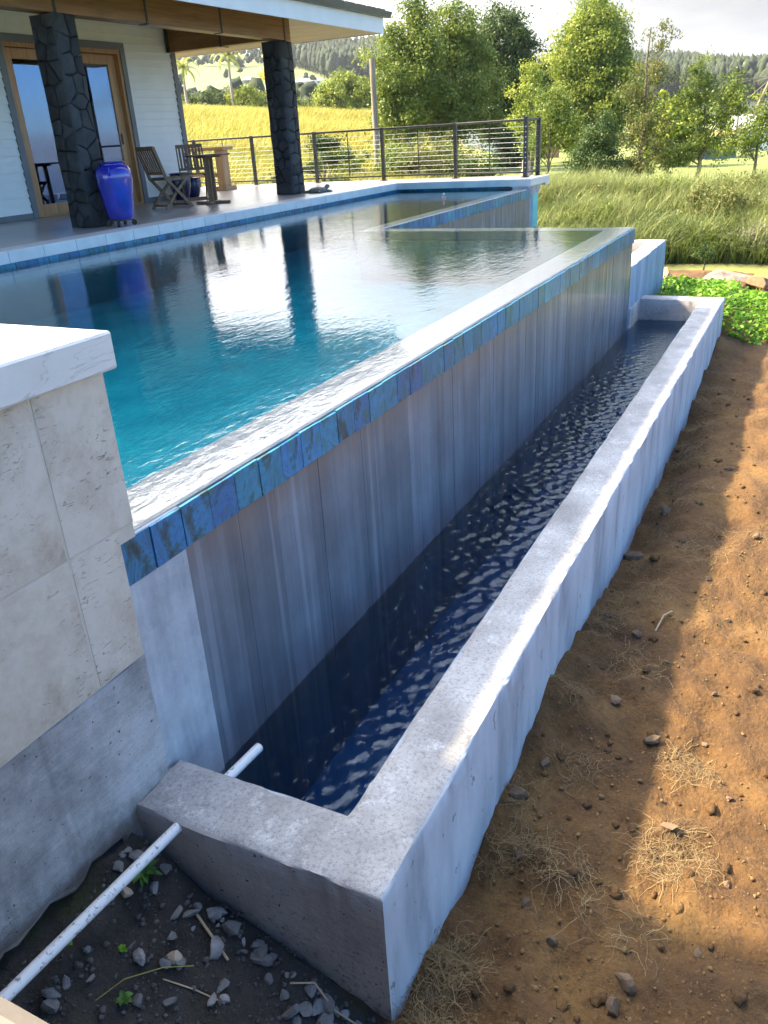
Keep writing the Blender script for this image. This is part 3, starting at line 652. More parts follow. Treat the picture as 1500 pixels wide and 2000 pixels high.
# ---------------------------------------------------------------- catch basin below the infinity edge
basin = empty('catch_basin', (5, 1, -1.4), 0, 'long narrow concrete catch basin with thick chipped walls below the pool edge', 'basin')
def bp(o): o.parent = basin; o.location = -Vector(basin.location); return o
def masked_wall(name, xs, ys, inside, ztop, zbot, zstep, mat_top, mat_side, chip=0.012, amp=0.004, parent_fn=None):
    """solid wall from the cells of a plan grid; top edges rounded and chipped, faces slightly uneven"""
    nx, ny = len(xs), len(ys)
    cell = [[inside((xs[i] + xs[i + 1]) / 2, (ys[j] + ys[j + 1]) / 2) for j in range(ny - 1)] for i in range(nx - 1)]
    C = lambda i, j: 0 <= i < nx - 1 and 0 <= j < ny - 1 and cell[i][j]
    V = []; F = []; M = []; top = {}; 
    def nrm(i, j):
        gx = (C(i, j) + C(i, j - 1)) - (C(i - 1, j) + C(i - 1, j - 1)); gy = (C(i, j) + C(i - 1, j)) - (C(i, j - 1) + C(i - 1, j - 1))
        cnt = C(i, j) + C(i, j - 1) + C(i - 1, j) + C(i - 1, j - 1)
        return cnt, Vector((gx, gy, 0)).normalized() if (gx or gy) else Vector((0, 0, 0))
    def tv(i, j):
        if (i, j) not in top:
            x, y = xs[i], ys[j]; cnt, g = nrm(i, j)
            z = ztop + amp * pn(x, y, 2.2, 6, 4)
            if cnt < 4:
                c = abs(pn(x, y, 7.7, 6, 4)); k = 0.005 + chip * max(0, c - 0.15)
                z -= k * 0.8; x += g.x * k; y += g.y * k
            top[(i, j)] = len(V); V.append((x, y, z))
        return top[(i, j)]
    nz = max(2, int(round((ztop - zbot) / zstep))); side = {}
    def sv(i, j, l):
        if l == 0: return tv(i, j)
        key = (i, j, l)
        if key not in side:
            z = ztop - 0.012 if l == 1 else ztop - (ztop - zbot) * (l / nz)
            x, y = xs[i], ys[j]; cnt, g = nrm(i, j); d = amp * 1.1 * pn(x, y, z, 3.5, 4) + amp * .35 * pn(x, y, z, 18, 3)
            side[key] = len(V); V.append((x + g.x * d, y + g.y * d, z))
        return side[key]
    for i in range(nx - 1):
        for j in range(ny - 1):
            if not cell[i][j]: continue
            F.append((tv(i, j), tv(i + 1, j), tv(i + 1, j + 1), tv(i, j + 1))); M.append(0)
            for (di, dj, a, b) in ((0, -1, (i, j), (i + 1, j)), (1, 0, (i + 1, j), (i + 1, j + 1)), (0, 1, (i + 1, j + 1), (i, j + 1)), (-1, 0, (i, j + 1), (i, j))):
                if not C(i + di, j + dj):
                    for l in range(nz):
                        F.append((sv(*a, l), sv(*a, l + 1), sv(*b, l + 1), sv(*b, l))); M.append(2 if (di, dj) == (-1, 0) else 1)
    me = bpy.data.meshes.new(name); me.from_pydata(V, [], F)
    for mname in (mat_top, mat_side, 'concrete_brown'): me.materials.append(MATS[mname])
    me.polygons.foreach_set('material_index', M); me.polygons.foreach_set('use_smooth', [True] * len(F)); me.update(); me.set_sharp_from_angle(angle=R(50))
    return link(bpy.data.objects.new(name, me))
BX0, BX1, BY0 = 1.305, 9.765, 0.765
def rng_axis(breaks, step):
    out = []
    for a, b in zip(breaks[:-1], breaks[1:]):
        k = max(1, int(round((b - a) / step))); out += [a + (b - a) * i / k for i in range(k)]
    return out + [breaks[-1]]
xs = rng_axis([BX0, BX0 + .225, 9.53, BX1], 0.035); ys = rng_axis([BY0, BY0 + .23, 1.63], 0.033)
def in_basin(x, y): return not (BX0 + .225 < x < 9.53 and y > BY0 + .23)
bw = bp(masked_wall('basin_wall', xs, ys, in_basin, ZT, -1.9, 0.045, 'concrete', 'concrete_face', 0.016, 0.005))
bp(MB().box(1.5, 9.55, .98, 1.75, -1.75, -1.62).build('floor', 'basin_plaster'))
bp(MB().box(9.0, 9.76, 1.632, 2.2, -1.9, ZT - .01, .006).build('end_return', 'concrete'))
def build_basin_water():
    xs = np.linspace(BX0 + .12, 9.62, 900); ys = np.linspace(BY0 + .12, YF + .06, 80)
    X, Y = np.meshgrid(xs, ys, indexing='ij')
    Z = np.zeros_like(X); r2 = np.random.default_rng(3)
    for i in range(90):     # choppy little waves of many directions
        a = r2.uniform(0, 2 * math.pi); k = 2 * math.pi / r2.uniform(0.035, 0.11); ph = r2.uniform(0, 6.28)
        Z += np.sin((X * math.cos(a) + Y * math.sin(a)) * k + ph + 0.6 * np.sin(X * 3 + i)) * (0.05 / k)
    calm = np.clip((X - 1.2) / 3.2, 0.4, 1.0) * np.clip((9.0 - X) / 3.0, 0.14, 1.0)
    Z = -1.06 + Z * calm * 0.8
    n, k = X.shape; V = np.stack([X, Y, Z], -1).reshape(-1, 3); idx = np.arange(n * k).reshape(n, k)
    F = np.stack([idx[:-1, :-1], idx[1:, :-1], idx[1:, 1:], idx[:-1, 1:]], -1).reshape(-1, 4).tolist()
    per = list(idx[:, 0]) + list(idx[-1, 1:]) + list(idx[::-1, -1][1:]) + list(idx[0, ::-1][1:-1])
    V = V.tolist(); off = len(V)
    for p in per: V.append((V[p][0], V[p][1], -1.64))
    m_ = len(per)
    for i in range(m_):
        j = (i + 1) % m_; F.append([per[i], off + i, off + j, per[j]])
    F.append([off + i for i in range(m_ - 1, -1, -1)])
    me = bpy.data.meshes.new('basin_water'); me.from_pydata(V, [], F); me.materials.append(MATS['basin_water'])
    for p in me.polygons[:(n - 1) * (k - 1)]: p.use_smooth = True
    me.update(); tag(link(bpy.data.objects.new('basin_water', me)), kind='structure')
build_basin_water()
# white pipe through the near basin wall
pipe = empty('drain_pipe', (1.3, 1.47, -0.87), 0, 'thin white plastic pipe running through the near basin wall', 'pipe')
A = Vector((1.70, 1.432, -0.860)); B = Vector((-0.05, 1.535, -0.838))
po = MB().tube([A, A.lerp(B, .3), A.lerp(B, .6), B], 0.0165, 14).build('tube', 'white_pvc', pipe, 40); po.location = -pipe.location
po = MB().tube([A + (A - B).normalized() * .0005, A + (A - B).normalized() * .004], [0.0167, 0.0125], 14).build('open_end', 'white_pvc', pipe, 40); po.location = -pipe.location

# ---------------------------------------------------------------- near terrace wall with travertine cladding
terr_o = empty('terrace_wall', (0.5, 2, -0.4), 0, 'near terrace wall clad in pale pitted travertine with overhanging cap', 'wall')
def tp(o): o.parent = terr_o; o.location = -Vector(terr_o.location); return o
tp(MB().box(-3, 1.5135, 1.6050, 6.95, .001, .4905).box(-3, 1.4535, 1.6055, 6.95, -.364, .0).build('grout_bed', 'grout'))
tp(MB().box(-3, 1.44, 1.74, 6.95, -1.5, -.366).build('core', 'concrete_grimy'))
xs = rng_axis([-3, 0.4, 1.467], 0.04); ys = [1.616, 1.7]
lc = tp(masked_wall('lower_concrete', xs, ys, lambda x, y: True, -0.366, -1.35, 0.022, 'concrete_grimy', 'concrete_grimy', 0.01, 0.007))
for v in lc.data.vertices:      # the foot of the wall is ragged and partly broken away above the soil
    lim = -1.3 if v.co.x > 1.26 else -0.885 + 0.055 * pn(v.co.x, 0, 4.4, 9, 4) + 0.02 * pn(v.co.x, 0, 1.4, 30, 2)
    if v.co.z < lim: v.co.z = lim + (v.co.z - lim) * 0.02; v.co.y += 0.01 * pn(v.co.x, v.co.z, 2, 14, 2)
lc.data.update()
def slab(x0, x1, y0, y1, z0, z1, name, mat, bev=.003): return tp(MB().box(x0, x1, y0, y1, z0, z1, bev).build(name, mat))
CY0, CY1 = 1.603, 1.6275
for (x0, x1) in ((1.274, 1.517), (0.667, 1.270), (0.060, 0.663), (-0.547, 0.056), (-1.154, -0.551)): slab(x0, x1, CY0, CY1, 0.045, 0.4885, 'cladding_tile', 'travertine')
for (x0, x1) in ((1.274, 1.455), (0.667, 1.270), (0.060, 0.663), (-0.547, 0.056), (-1.154, -0.551)): slab(x0, x1, CY0 + .001, CY1, -0.362, 0.041, 'cladding_tile', 'travertine')
for k in range(9): slab(1.4925, 1.517, CY1 + .002 + k * .59, CY1 + .002 + k * .59 + .586, -0.006, 0.4885, 'return_tile', 'travertine')
slab(1.0, 1.525, 1.553, 2.4, .491, .588, 'cap_slab', 'cap_stone', .006)
slab(1.0, 1.525, 2.404, 4.6, .491, .588, 'cap_slab', 'cap_stone', .006); slab(1.0, 1.525, 4.604, 6.95, .491, .588, 'cap_slab', 'cap_stone', .006)
slab(-3, 0.996, 1.553, 6.95, .491, .588, 'cap_slab', 'cap_stone', .006)
par = empty('parapet_ledge', (0, -0.2, 0), 0, 'blurred beige stucco ledge right under the viewpoint', 'ledge')
q = MB().box(-2.5, .145, -1.0, 1.55, -1.6, .52, .01).build('body', 'beige_stucco', par); q.location = -par.location
q = MB().box(-2.5, .160, -1.0, 1.55, .522, .588, .012).build('rim', 'beige_stucco', par); q.location = -par.location

# ---------------------------------------------------------------- second planter basin beyond the end edge
pl = empty('concrete_planter', (10, 3, -1), 0, 'square concrete planter with brown soil beyond the far pool corner', 'planter')
xs = rng_axis([8.96, 10.98, 11.18], .06); ys = rng_axis([1.645, 1.845, 4.50], .06)
q = masked_wall('planter_wall', xs, ys, lambda x, y: x > 10.98 or y < 1.845, -0.40, -2.0, 0.07, 'concrete', 'shade_blue_concrete', 0.02, 0.003); q.parent = pl; q.location = -pl.location
def soil():
    V = []; n1, n2 = 36, 46
    for i in range(n1):
        for j in range(n2):
            x = 8.97 + 2.03 * i / (n1 - 1); y = 1.83 + 2.68 * j / (n2 - 1); V.append((x, y, -.60 + .05 * pn(x, y, 0, 2.5, 4) + .12 * max(0, 1 - abs(x - 10.1) / .7) * max(0, 1 - (y - 1.83) / 1.2)))
    F = [(i * n2 + j, (i + 1) * n2 + j, (i + 1) * n2 + j + 1, i * n2 + j + 1) for i in range(n1 - 1) for j in range(n2 - 1)]
    o = np_mesh('soil', V, F, 'dirt', pl, tone=[0.0] * len(V), attr='pit', smooth=True); o.location = -pl.location
soil()

# ---------------------------------------------------------------- deck
deck = MB().box(1.7, 16.0, YH + .33, 10.30, -.25, .150).box(14.96, 16.0, YB + .33, YH + .329, -.25, .149).box(12.9, 16.0, 10.301, 17, -.25, .1495).build('deck', 'deck_tile'); tag(deck, kind='structure')
x = 5.81 - 0.447 * 9
while x < 14.70:
    x1 = min(x + .443, 14.735); MB().box(x, x1, YH - .02, YH + .328, .038, .154, .004).build('coping_stone', 'coping_stone', deck); x += .447
y = YB + .36
MB().box(14.66, 15.20, YB - .03, YB + .345, .037, .1565, .004).build('coping_stone', 'coping_stone', deck)
MB().box(15.204, 15.60, YB - .03, YB + .345, .037, .1565, .004).build('coping_stone', 'coping_stone', deck)
while y < YH - .03:
    y1 = min(y + .443, YH - .024); MB().box(14.74, 15.02, y, y1, .038, .154, .004).build('coping_stone', 'coping_stone', deck); y += .447
MB().box(14.738, 15.02, YH - .02, YH + .328, .038, .154, .004).build('coping_stone', 'coping_stone', deck)
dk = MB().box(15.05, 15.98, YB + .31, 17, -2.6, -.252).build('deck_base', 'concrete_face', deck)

# ---------------------------------------------------------------- house
house = empty('house', (10, 12, .15), 0, 'cream clapboard house with deep eave, brown timber beams and wide glass door', 'house')
def hp(o): o.parent = house; o.location = -Vector(house.location); return o
HY = 10.30; DZ = .150
DX0, DX1, DTOP = 9.13, 11.43, 2.44       # door opening
hp(MB().box(2, DX0, HY + .03, HY + .18, DZ, 3.1).build('wall', 'siding_paint'))
hp(MB().box(DX1, 12.70, HY + .03, HY + .18, DZ, 3.1).build('wall', 'siding_paint'))
hp(MB().box(DX0, DX1, HY + .03, HY + .18, DTOP, 3.1).build('wall', 'siding_paint'))
hp(MB().box(12.52, 12.70, HY + .181, 17, DZ, 3.1).build('side_wall', 'siding_paint'))
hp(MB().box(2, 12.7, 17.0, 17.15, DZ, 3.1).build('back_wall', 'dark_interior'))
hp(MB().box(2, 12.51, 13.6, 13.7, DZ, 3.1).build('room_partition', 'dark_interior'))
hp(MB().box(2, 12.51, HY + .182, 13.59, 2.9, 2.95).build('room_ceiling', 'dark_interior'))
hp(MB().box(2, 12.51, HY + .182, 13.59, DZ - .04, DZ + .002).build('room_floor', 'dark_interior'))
def board(x0, x1, z, ex=.110):
    mb = MB(); y0, y1 = HY - .004, HY + .016
    mb.add([(x0, y0 - .007, z), (x1, y0 - .007, z), (x1, y1, z + ex + .012), (x0, y1, z + ex + .012), (x0, HY + .031, z), (x1, HY + .031, z), (x1, HY + .031, z + ex + .012), (x0, HY + .031, z + ex + .012)],
           [(0, 1, 2, 3), (4, 0, 3, 7), (1, 5, 6, 2), (4, 5, 1, 0), (3, 2, 6, 7)])
    hp(mb.build('siding_board', 'siding_paint'))
z = .232
while z < 2.95:
    top = z + .122
    if z >= DTOP + .099: board(2, 12.675, z)
    else:
        board(2, DX0 - .101, z); board(DX1 + .101, 12.675, z)
    z += .110
hp(MB().box(2, DX0 - .101, HY - .012, HY + .03, DZ + .002, .231).build('base_trim', 'grey_trim'))
hp(MB().box(DX1 + .101, 12.675, HY - .012, HY + .03, DZ + .002, .231).build('base_trim', 'grey_trim'))
hp(MB().box(12.676, 12.785, HY - .022, HY + .11, DZ + .002, 2.95).build('corner_trim', 'grey_trim'))
hp(MB().box(DX0 - .1, DX0, HY - .02, HY + .04, DZ + .002, DTOP + .098).build('door_trim', 'grey_trim'))
hp(MB().box(DX1, DX1 + .1, HY - .02, HY + .04, DZ + .002, DTOP + .098).build('door_trim', 'grey_trim'))
hp(MB().box(DX0 + .001, DX1 - .001, HY - .02, HY + .04, DTOP, DTOP + .098).build('door_trim', 'grey_trim'))
# sliding glass door
door = hp(MB().box(DX0 + .001, DX0 + .055, HY + .00, HY + .14, DZ + .01, DTOP - .001).box(DX1 - .055, DX1 - .001, HY + .00, HY + .14, DZ + .01, DTOP - .001).box(DX0 + .056, DX1 - .056, HY + .00, HY + .14, DTOP - .06, DTOP - .001).box(DX0 + .056, DX1 - .056, HY, HY + .14, DZ + .004, DZ + .03).build('sliding_door', 'door_wood'))
def panel(x0, x1, y0):
    for (a, b, c, d) in ((x0, x0 + .085, DZ + .032, 2.37), (x1 - .085, x1, DZ + .032, 2.37)): 
        o = MB().box(a, b, y0, y0 + .045, c, d, .004).build('stile', 'door_wood', door); 
    MB().box(x0 + .086, x1 - .086, y0, y0 + .045, 2.235, 2.37, .004).build('rail', 'door_wood', door)
    MB().box(x0 + .086, x1 - .086, y0, y0 + .045, DZ + .032, .325, .004).build('rail', 'door_wood', door)
    MB().box(x0 + .087, x1 - .087, y0 + .018, y0 + .026, .326, 2.234).build('glass_pane', 'door_glass', door)
panel(DX0 + .057, 10.30, HY + .012); panel(10.20, DX1 - .057 - .10, HY + .066)
MB().box(DX1 - .155, DX1 - .058, HY + .075, HY + .11, DZ + .032, 2.37, .004).build('jamb', 'door_wood', door)
MB().box(DX1 - .215, DX1 - .19, HY + .045, HY + .066, 1.08, 1.24, .005).build('handle', 'black_metal', door)
# hip roof: soffit, fascia, gutter, shingles
EY, EX, EZ, PT = 7.09, 14.41, 2.555, .25
def hipz(x, y): return EZ + PT * max(0.0, min(y - EY, EX - x, x + 4, 17.2 - y))
CR = [(-4, EY), (EX, EY), (EX, 17.2), (-4, 17.2)]; ry = (EY + 17.2) / 2; dr = ry - EY
def hip(dz, name, mat, grow=0.0):
    mb = MB(); a = [(-4 - grow, EY - grow, EZ + dz - PT * grow), (EX + grow, EY - grow, EZ + dz - PT * grow), (EX + grow, 17.2 + grow, EZ + dz - PT * grow), (-4 - grow, 17.2 + grow, EZ + dz - PT * grow), (-4 + dr, ry, EZ + dz + PT * dr), (EX - dr, ry, EZ + dz + PT * dr)]
    mb.add(a, [(0, 1, 5, 4), (1, 2, 5), (2, 3, 4, 5), (3, 0, 4)]); return hp(mb.build(name, mat))
so = hip(0.012, 'soffit', 'soffit_board')
hip(.285, 'roof', 'shingle', .06)
hp(MB().box(-4, EX, EY - .022, EY, EZ, EZ + .262).build('fascia', 'white_fascia')); hp(MB().box(EX, EX + .022, EY - .022, 17.2, EZ, EZ + .262).build('fascia', 'white_fascia'))
def gutter(p, q, out):
    mb = MB(); p = Vector(p); q = Vector(q); o = Vector(out)
    prof = [(0.0, .085), (.0, .0), (.075, .0), (.105, .05), (.12, .085), (.112, .085), (.095, .05), (.07, .012), (.012, .012), (.012, .085)]
    vs = [b + o * a + Vector((0, 0, c)) for b in (p, q) for a, c in prof]; n = len(prof)
    mb.add(vs, [(i, (i + 1) % n, n + (i + 1) % n, n + i) for i in range(n)] + [tuple(range(n - 1, -1, -1)), tuple(range(n, 2 * n))]); hp(mb.build('gutter', 'gutter_metal'))
gutter((-4, EY - .024, EZ + .232), (EX + .15, EY - .024, EZ + .232), (0, -1, 0)); gutter((EX + .024, EY + .02, EZ + .232), (EX + .024, 17.2, EZ + .232), (1, 0, 0))
for k in range(40):      # butt ends of the ridge-wise shingle courses along the eave
    xx = EX - .28 - k * .36; hp(MB().box(xx, xx + .30, EY - .075, EY + .3, EZ + .318, EZ + .352, 0, Matrix.Identity(4)).build('eave_shingle', 'shingle'))
# beams
BMY = 7.955
hp(MB().box(2, 12.84, BMY, BMY + .20, 2.435, 2.80, .006).build('front_beam', 'beam_wood'))
hp(MB().box(12.60, 12.80, BMY + .203, HY - .024, 2.455, 2.83, .006).build('end_beam', 'beam_wood_dark'))
for x in (7.90, 9.43, 11.0, 12.66):
    b = hp(MB().box(x - .018, x + .018, BMY - .008, BMY - .001, 2.428, 2.82).box(x - .018, x + .018, BMY - .008, BMY + .13, 2.424, 2.4335).build('beam_strap', 'black_metal'))
b = hp(MB().box(12.592, 12.599, 9.15, 9.186, 2.45, 2.86).box(12.592, 12.80, 9.15, 9.186, 2.444, 2.4535).build('beam_strap', 'black_metal'))
b = hp(MB().box(12.56, 12.598, HY - .06, HY - .0205, 2.452, 2.86).build('beam_strap', 'black_metal'))

# ---------------------------------------------------------------- lava rock columns, stone by stone
def voronoi(w, h, pts):
    cells = []
    for i, (px, py) in enumerate(pts):
        poly = [(0, 0), (w, 0), (w, h), (0, h)]
        for j, (qx, qy) in enumerate(pts):
            if i == j: continue
            mx, my = (px + qx) / 2, (py + qy) / 2; nx_, ny_ = qx - px, qy - py; out = []
            for k in range(len(poly)):
                a, b = poly[k], poly[(k + 1) % len(poly)]
                da = (a[0] - mx) * nx_ + (a[1] - my) * ny_; db = (b[0] - mx) * nx_ + (b[1] - my) * ny_
                if da <= 0: out.append(a)
                if da * db < 0: t = da / (da - db); out.append((a[0] + (b[0] - a[0]) * t, a[1] + (b[1] - a[1]) * t))
            poly = out
            if len(poly) < 3: break
        if len(poly) >= 3: cells.append(poly)
    return cells
def column(x0, x1, y0, y1, ztop, label, seed):
    random.seed(seed); cx, cy_ = (x0 + x1) / 2, (y0 + y1) / 2
    root = empty('lava_rock_column', (cx, cy_, DZ), 0, label, 'column')
    w, d, h = x1 - x0, y1 - y0, ztop - DZ
    MB().box(-w / 2 + .04, w / 2 - .04, -d / 2 + .04, d / 2 - .04, 0, h - .002, .04).build('core', 'lava_mortar', root)
    faces = [(Vector((-w / 2, -d / 2, 0)), Vector((1, 0, 0)), w), (Vector((w / 2, -d / 2, 0)), Vector((0, 1, 0)), d), (Vector((w / 2, d / 2, 0)), Vector((-1, 0, 0)), w), (Vector((-w / 2, d / 2, 0)), Vector((0, -1, 0)), d)]
    for o, u, ln in faces:
        nrm = u.cross(Vector((0, 0, 1)))
        pts = []; z = .08
        while z < h:
            k = random.choice((1, 2, 2, 3)); rowh = random.uniform(.11, .24)
            for i in range(k): pts.append((ln * (i + .5 + random.uniform(-.22, .22)) / k, min(h - .02, z + random.uniform(-.05, .05))))
            z += rowh
        for poly in voronoi(ln, h, pts):
            c = Vector((sum(p[0] for p in poly) / len(poly), sum(p[1] for p in poly) / len(poly)))
            pr = []
            for k in range(len(poly)):        # subdivide the outline, shrink for the joint, roughen
                a = Vector(poly[k]); b = Vector(poly[(k + 1) % len(poly)]); L_ = (b - a).length
                m_ = max(1, int(L_ / .07))
                for t in range(m_): pr.append(a.lerp(b, t / m_))
            out = []; bulge = random.uniform(.0, .016)
            for p in pr:
                e = c - p; q = p + e.normalized() * min(.006 + .004 * random.random(), e.length * .3)
                edge = p.x < .004 or p.x > ln - .004
                if not edge: q = q + Vector((random.uniform(-.006, .006), random.uniform(-.006, .006)))
                if edge: q.x = p.x + (.004 if p.x < .1 else -.004) + random.uniform(-.006, .006)
                out.append(q)
            n_ = len(out); vs = []
            for lev, (ins, dep) in enumerate(((1.0, -.034), (1.0, -.008 + random.uniform(-.004, .004)), (.86, .003 + bulge * .7), (.45, .006 + bulge * 1.1))):
                for q in out:
                    p = c.lerp(q, ins); jitter = random.uniform(-.003, .003) if lev else 0
                    P_ = o + u * p.x + Vector((0, 0, p.y)) + nrm * (dep + jitter)
                    f_ = (abs(P_.x / (w / 2)) ** 4.5 + abs(P_.y / (d / 2)) ** 4.5) ** (1 / 4.5)      # rounded corners, lumpy faces
                    k_ = (1.0 if f_ < 1.0 else 1.0 - (f_ - 1.0) * .8) * (1 + .05 * noise.noise(Vector((P_.x * 3 + seed, P_.y * 3, P_.z * 3.2))))
                    vs.append(Vector((P_.x * k_, P_.y * k_, P_.z)))
            fs = [(l * n_ + k, l * n_ + (k + 1) % n_, (l + 1) * n_ + (k + 1) % n_, (l + 1) * n_ + k) for l in range(3) for k in range(n_)] + [tuple(range(3 * n_, 4 * n_))]
            MB().add(vs, fs).build('stone', 'lava_rock', root, 55)
column(7.80, 8.20, 7.91, 8.31, 2.434, 'dark lava rock column with the tall blue urn at its foot', 3)
column(12.51, 12.91, 7.95, 8.35, 2.434, 'dark lava rock column near the far corner of the deck', 8)
random.seed(21)

# ---------------------------------------------------------------- urn on a wheeled stand
urn = empty('blue_urn', (8.04, 7.66, DZ), 0, 'tall glossy cobalt blue urn with small handles on a wheeled stand', 'urn')
prof = [(.001, .085), (.150, .085), (.157, .10), (.164, .14), (.187, .28), (.203, .42), (.217, .53), (.219, .58), (.210, .63), (.185, .668), (.150, .688), (.138, .695), (.138, .703), (.158, .714), (.160, .722), (.145, .728), (.12, .72), (.11, .70), (.001, .69)]
MB().lathe(prof, 36).build('body', 'cobalt_glaze', urn, 35)
for s in (0.6, 3.7):
    pts = [(.195 * math.cos(s) + .045 * math.sin(a) * math.cos(s), .19 * math.sin(s) + .045 * math.sin(a) * math.sin(s), .62 + .05 * math.cos(a)) for a in np.linspace(-.2, math.pi + .2, 9)]
    MB().tube(pts, .012, 7).build('handle', 'cobalt_glaze', urn, 50)
MB().lathe([(.001, .062), (.13, .062), (.13, .085), (.001, .0852)], 20).build('stand', 'black_metal', urn, 40)
for k in range(4):
    a = .5 + k * math.pi / 2; c = Vector((.155 * math.cos(a), .155 * math.sin(a), .032))
    MB().tube([c + Vector((-math.sin(a), math.cos(a), 0)) * t for t in (-.014, .014)], .031, 14).build('wheel', 'black_rubber', urn, 40)
    MB().bar((.11 * math.cos(a), .11 * math.sin(a), .07), (c.x, c.y, .066), .03, .012).build('stand_arm', 'black_metal', urn)

# ---------------------------------------------------------------- chairs and table
def chair(loc, rz, label):
    """folding teak chair facing local +X"""
    root = empty('folding_chair', loc, rz, label, 'chair', 'folding chairs on the deck')
    W = .205
    for s in (-1, 1):
        y = s * W
        MB().bar((-.34, y, .86), (-.19, y, .42), .022, .045).bar((-.195, y, .43), (.22, y, .0), .022, .045).build('back_post', 'teak', root)
        MB().bar((.20, y * .86, .42), (-.02, y * .86, .23), .022, .04).bar((-.02, y * .86, .235), (-.24, y * .86, .0), .022, .04).build('cross_leg', 'teak', root)
    for k in range(6): 
        x = -.17 + k * .071; MB().box(x, x + .062, -W + .012, W - .012, .425, .441, .003).build('seat_slat', 'teak', root)
    for s in (-1, 1): MB().box(-.18, .24, s * (W - .03) - .012, s * (W - .03) + .012, .395, .424).build('seat_rail', 'teak', root)
    MB().bar((-.345, -W, .845), (-.345, W, .845), .02, .055).build('top_rail', 'teak', root)
    MB().bar((-.215, -W, .50), (-.215, W, .50), .02, .04).build('lower_rail', 'teak', root)
    for k in range(7):
        y = -W + .045 + k * (2 * W - .09) / 6; MB().bar((-.222, y, .515), (-.338, y, .825), .034, .010, (1, 0, 0)).build('back_slat', 'teak', root)
    MB().bar((.17, -W, .045), (.17, W, .045), .02, .03).build('stretcher', 'teak', root)
    MB().bar((-.20, -W * .86, .05), (-.20, W * .86, .05), .02, .03).build('stretcher', 'teak', root)
    return root
chair((10.42, 8.84, DZ), R(-14), 'folding teak chair seen from the side, between the glass door and round table')
chair((11.45, 9.18, DZ), R(222), 'folding teak chair with its slatted back behind the round table')
tb = empty('round_table', (11.02, 8.52, DZ), R(20), 'small round teak table on two flat legs beside folding chairs', 'table')
MB().lathe([(.001, .692), (.33, .692), (.345, .70), (.345, .712), (.338, .718), (.001, .719)], 40).build('top', 'teak', tb, 40)
MB().lathe([(.001, .665), (.19, .665), (.19, .691), (.001, .6915)], 24).build('apron', 'teak', tb, 40)
for s in (-1, 1): MB().bar((s * .10, 0, .05), (s * .085, 0, .666), .075, .05).build('leg', 'teak', tb)
for a in (0, math.pi / 2): MB().bar((-.27 * math.cos(a), -.27 * math.sin(a), .022 + (.0012 if a else 0)), (.27 * math.cos(a), .27 * math.sin(a), .022 + (.0012 if a else 0)), .09, .042, bev=.008).build('foot', 'teak', tb)
ct = empty('console_table', (14.35, 11.05, DZ), 0, 'pale wooden console table with thick legs beside the railing', 'table')
for y in (-.30, .75):
    MB().box(-.10, .10, y - .09, y + .09, .08, .735, .006).build('leg', 'pale_teak', ct); MB().box(-.19, .19, y - .15, y + .15, 0, .079, .006).build('foot', 'pale_teak', ct)
MB().box(-.17, .17, -.48, .95, .736, .80, .008).build('top', 'pale_teak', ct)
MB().box(-.03, .03, -.20, .65, .25, .33, .004).build('stretcher', 'pale_teak', ct)
for (x, y, s, lb) in ((12.05, 9.98, 1.0, 'dark navy glazed pot standing behind the folding chairs by the house wall'), (12.42, 10.02, .78, 'smaller dark navy glazed pot next to the house corner trim')):
    p = empty('glazed_pot', (x, y, DZ), 0, lb, 'pot')
    MB().lathe([(.001, 0), (.11 * s, 0), (.13 * s, .04 * s), (.18 * s, .22 * s), (.19 * s, .34 * s), (.16 * s, .40 * s), (.175 * s, .43 * s), (.15 * s, .435 * s), (.14 * s, .38 * s), (.001, .36 * s)], 24).build('body', 'navy_glaze', p, 40)
    MB().lathe([(.001, .375 * s), (.138 * s, .37 * s), (.10 * s, .392 * s), (.001, .40 * s)], 14).build('soil', 'pit_gravel', p, 60)
tu = empty('stone_ornament', (12.86, 7.70, DZ), R(-15), 'low dark green turtle-like ornament lying beside the lava rock column', 'ornament')
MB().lathe([(.001, 0), (.15, .0), (.165, .025), (.15, .055), (.10, .082), (.001, .095)], 20).build('shell', 'ornament_stone', tu, 60)
MB().tube([(.12, 0, .03), (.19, 0, .055), (.235, 0, .085), (.275, .0, .088)], [.035, .034, .04, .022], 8).build('head', 'ornament_stone', tu, 60)
for (x, y) in ((.10, .13), (.10, -.13), (-.10, .13), (-.10, -.13)): MB().tube([(x * .7, y * .7, .02), (x * 1.25, y * 1.25, .015), (x * 1.6, y * 1.5, .008)], [.03, .026, .012], 7).build('flipper', 'ornament_stone', tu, 60)

# ---------------------------------------------------------------- cable railing
rail = empty('deck_railing', (15.6, 8, DZ), 0, 'black metal cable railing along the far edge of the deck', 'railing')
def rp(o): o.parent = rail; o.location = -Vector(rail.location); return o
PA = Vector((15.20, 4.76, .1565)); PB = Vector((15.73, 4.69, .150)); PS = [PA, Vector((15.66, 6.28, DZ)), Vector((15.68, 7.83, DZ)), Vector((15.66, 9.36, DZ)), Vector((15.64, 10.89, DZ)), Vector((15.64, 12.42, DZ)), Vector((15.64, 13.95, DZ))]
MB().box(15.602, 15.86, 4.50, 4.84, .0, .1495).build('coping_stone', 'coping_stone', deck)
HT = .955
for i, p in enumerate(PS + [PB]):
    w = .031 if p not in (PA, PB) else .036
    rp(MB().box(p.x - w, p.x + w, p.y - w, p.y + w, p.z + .012, p.z + HT + (.012 if i else .03), .004).build('post', 'black_metal'))
    rp(MB().box(p.x - .06, p.x + .06, p.y - .06, p.y + .06, p.z, p.z + .013, .003).build('base_plate', 'black_metal'))
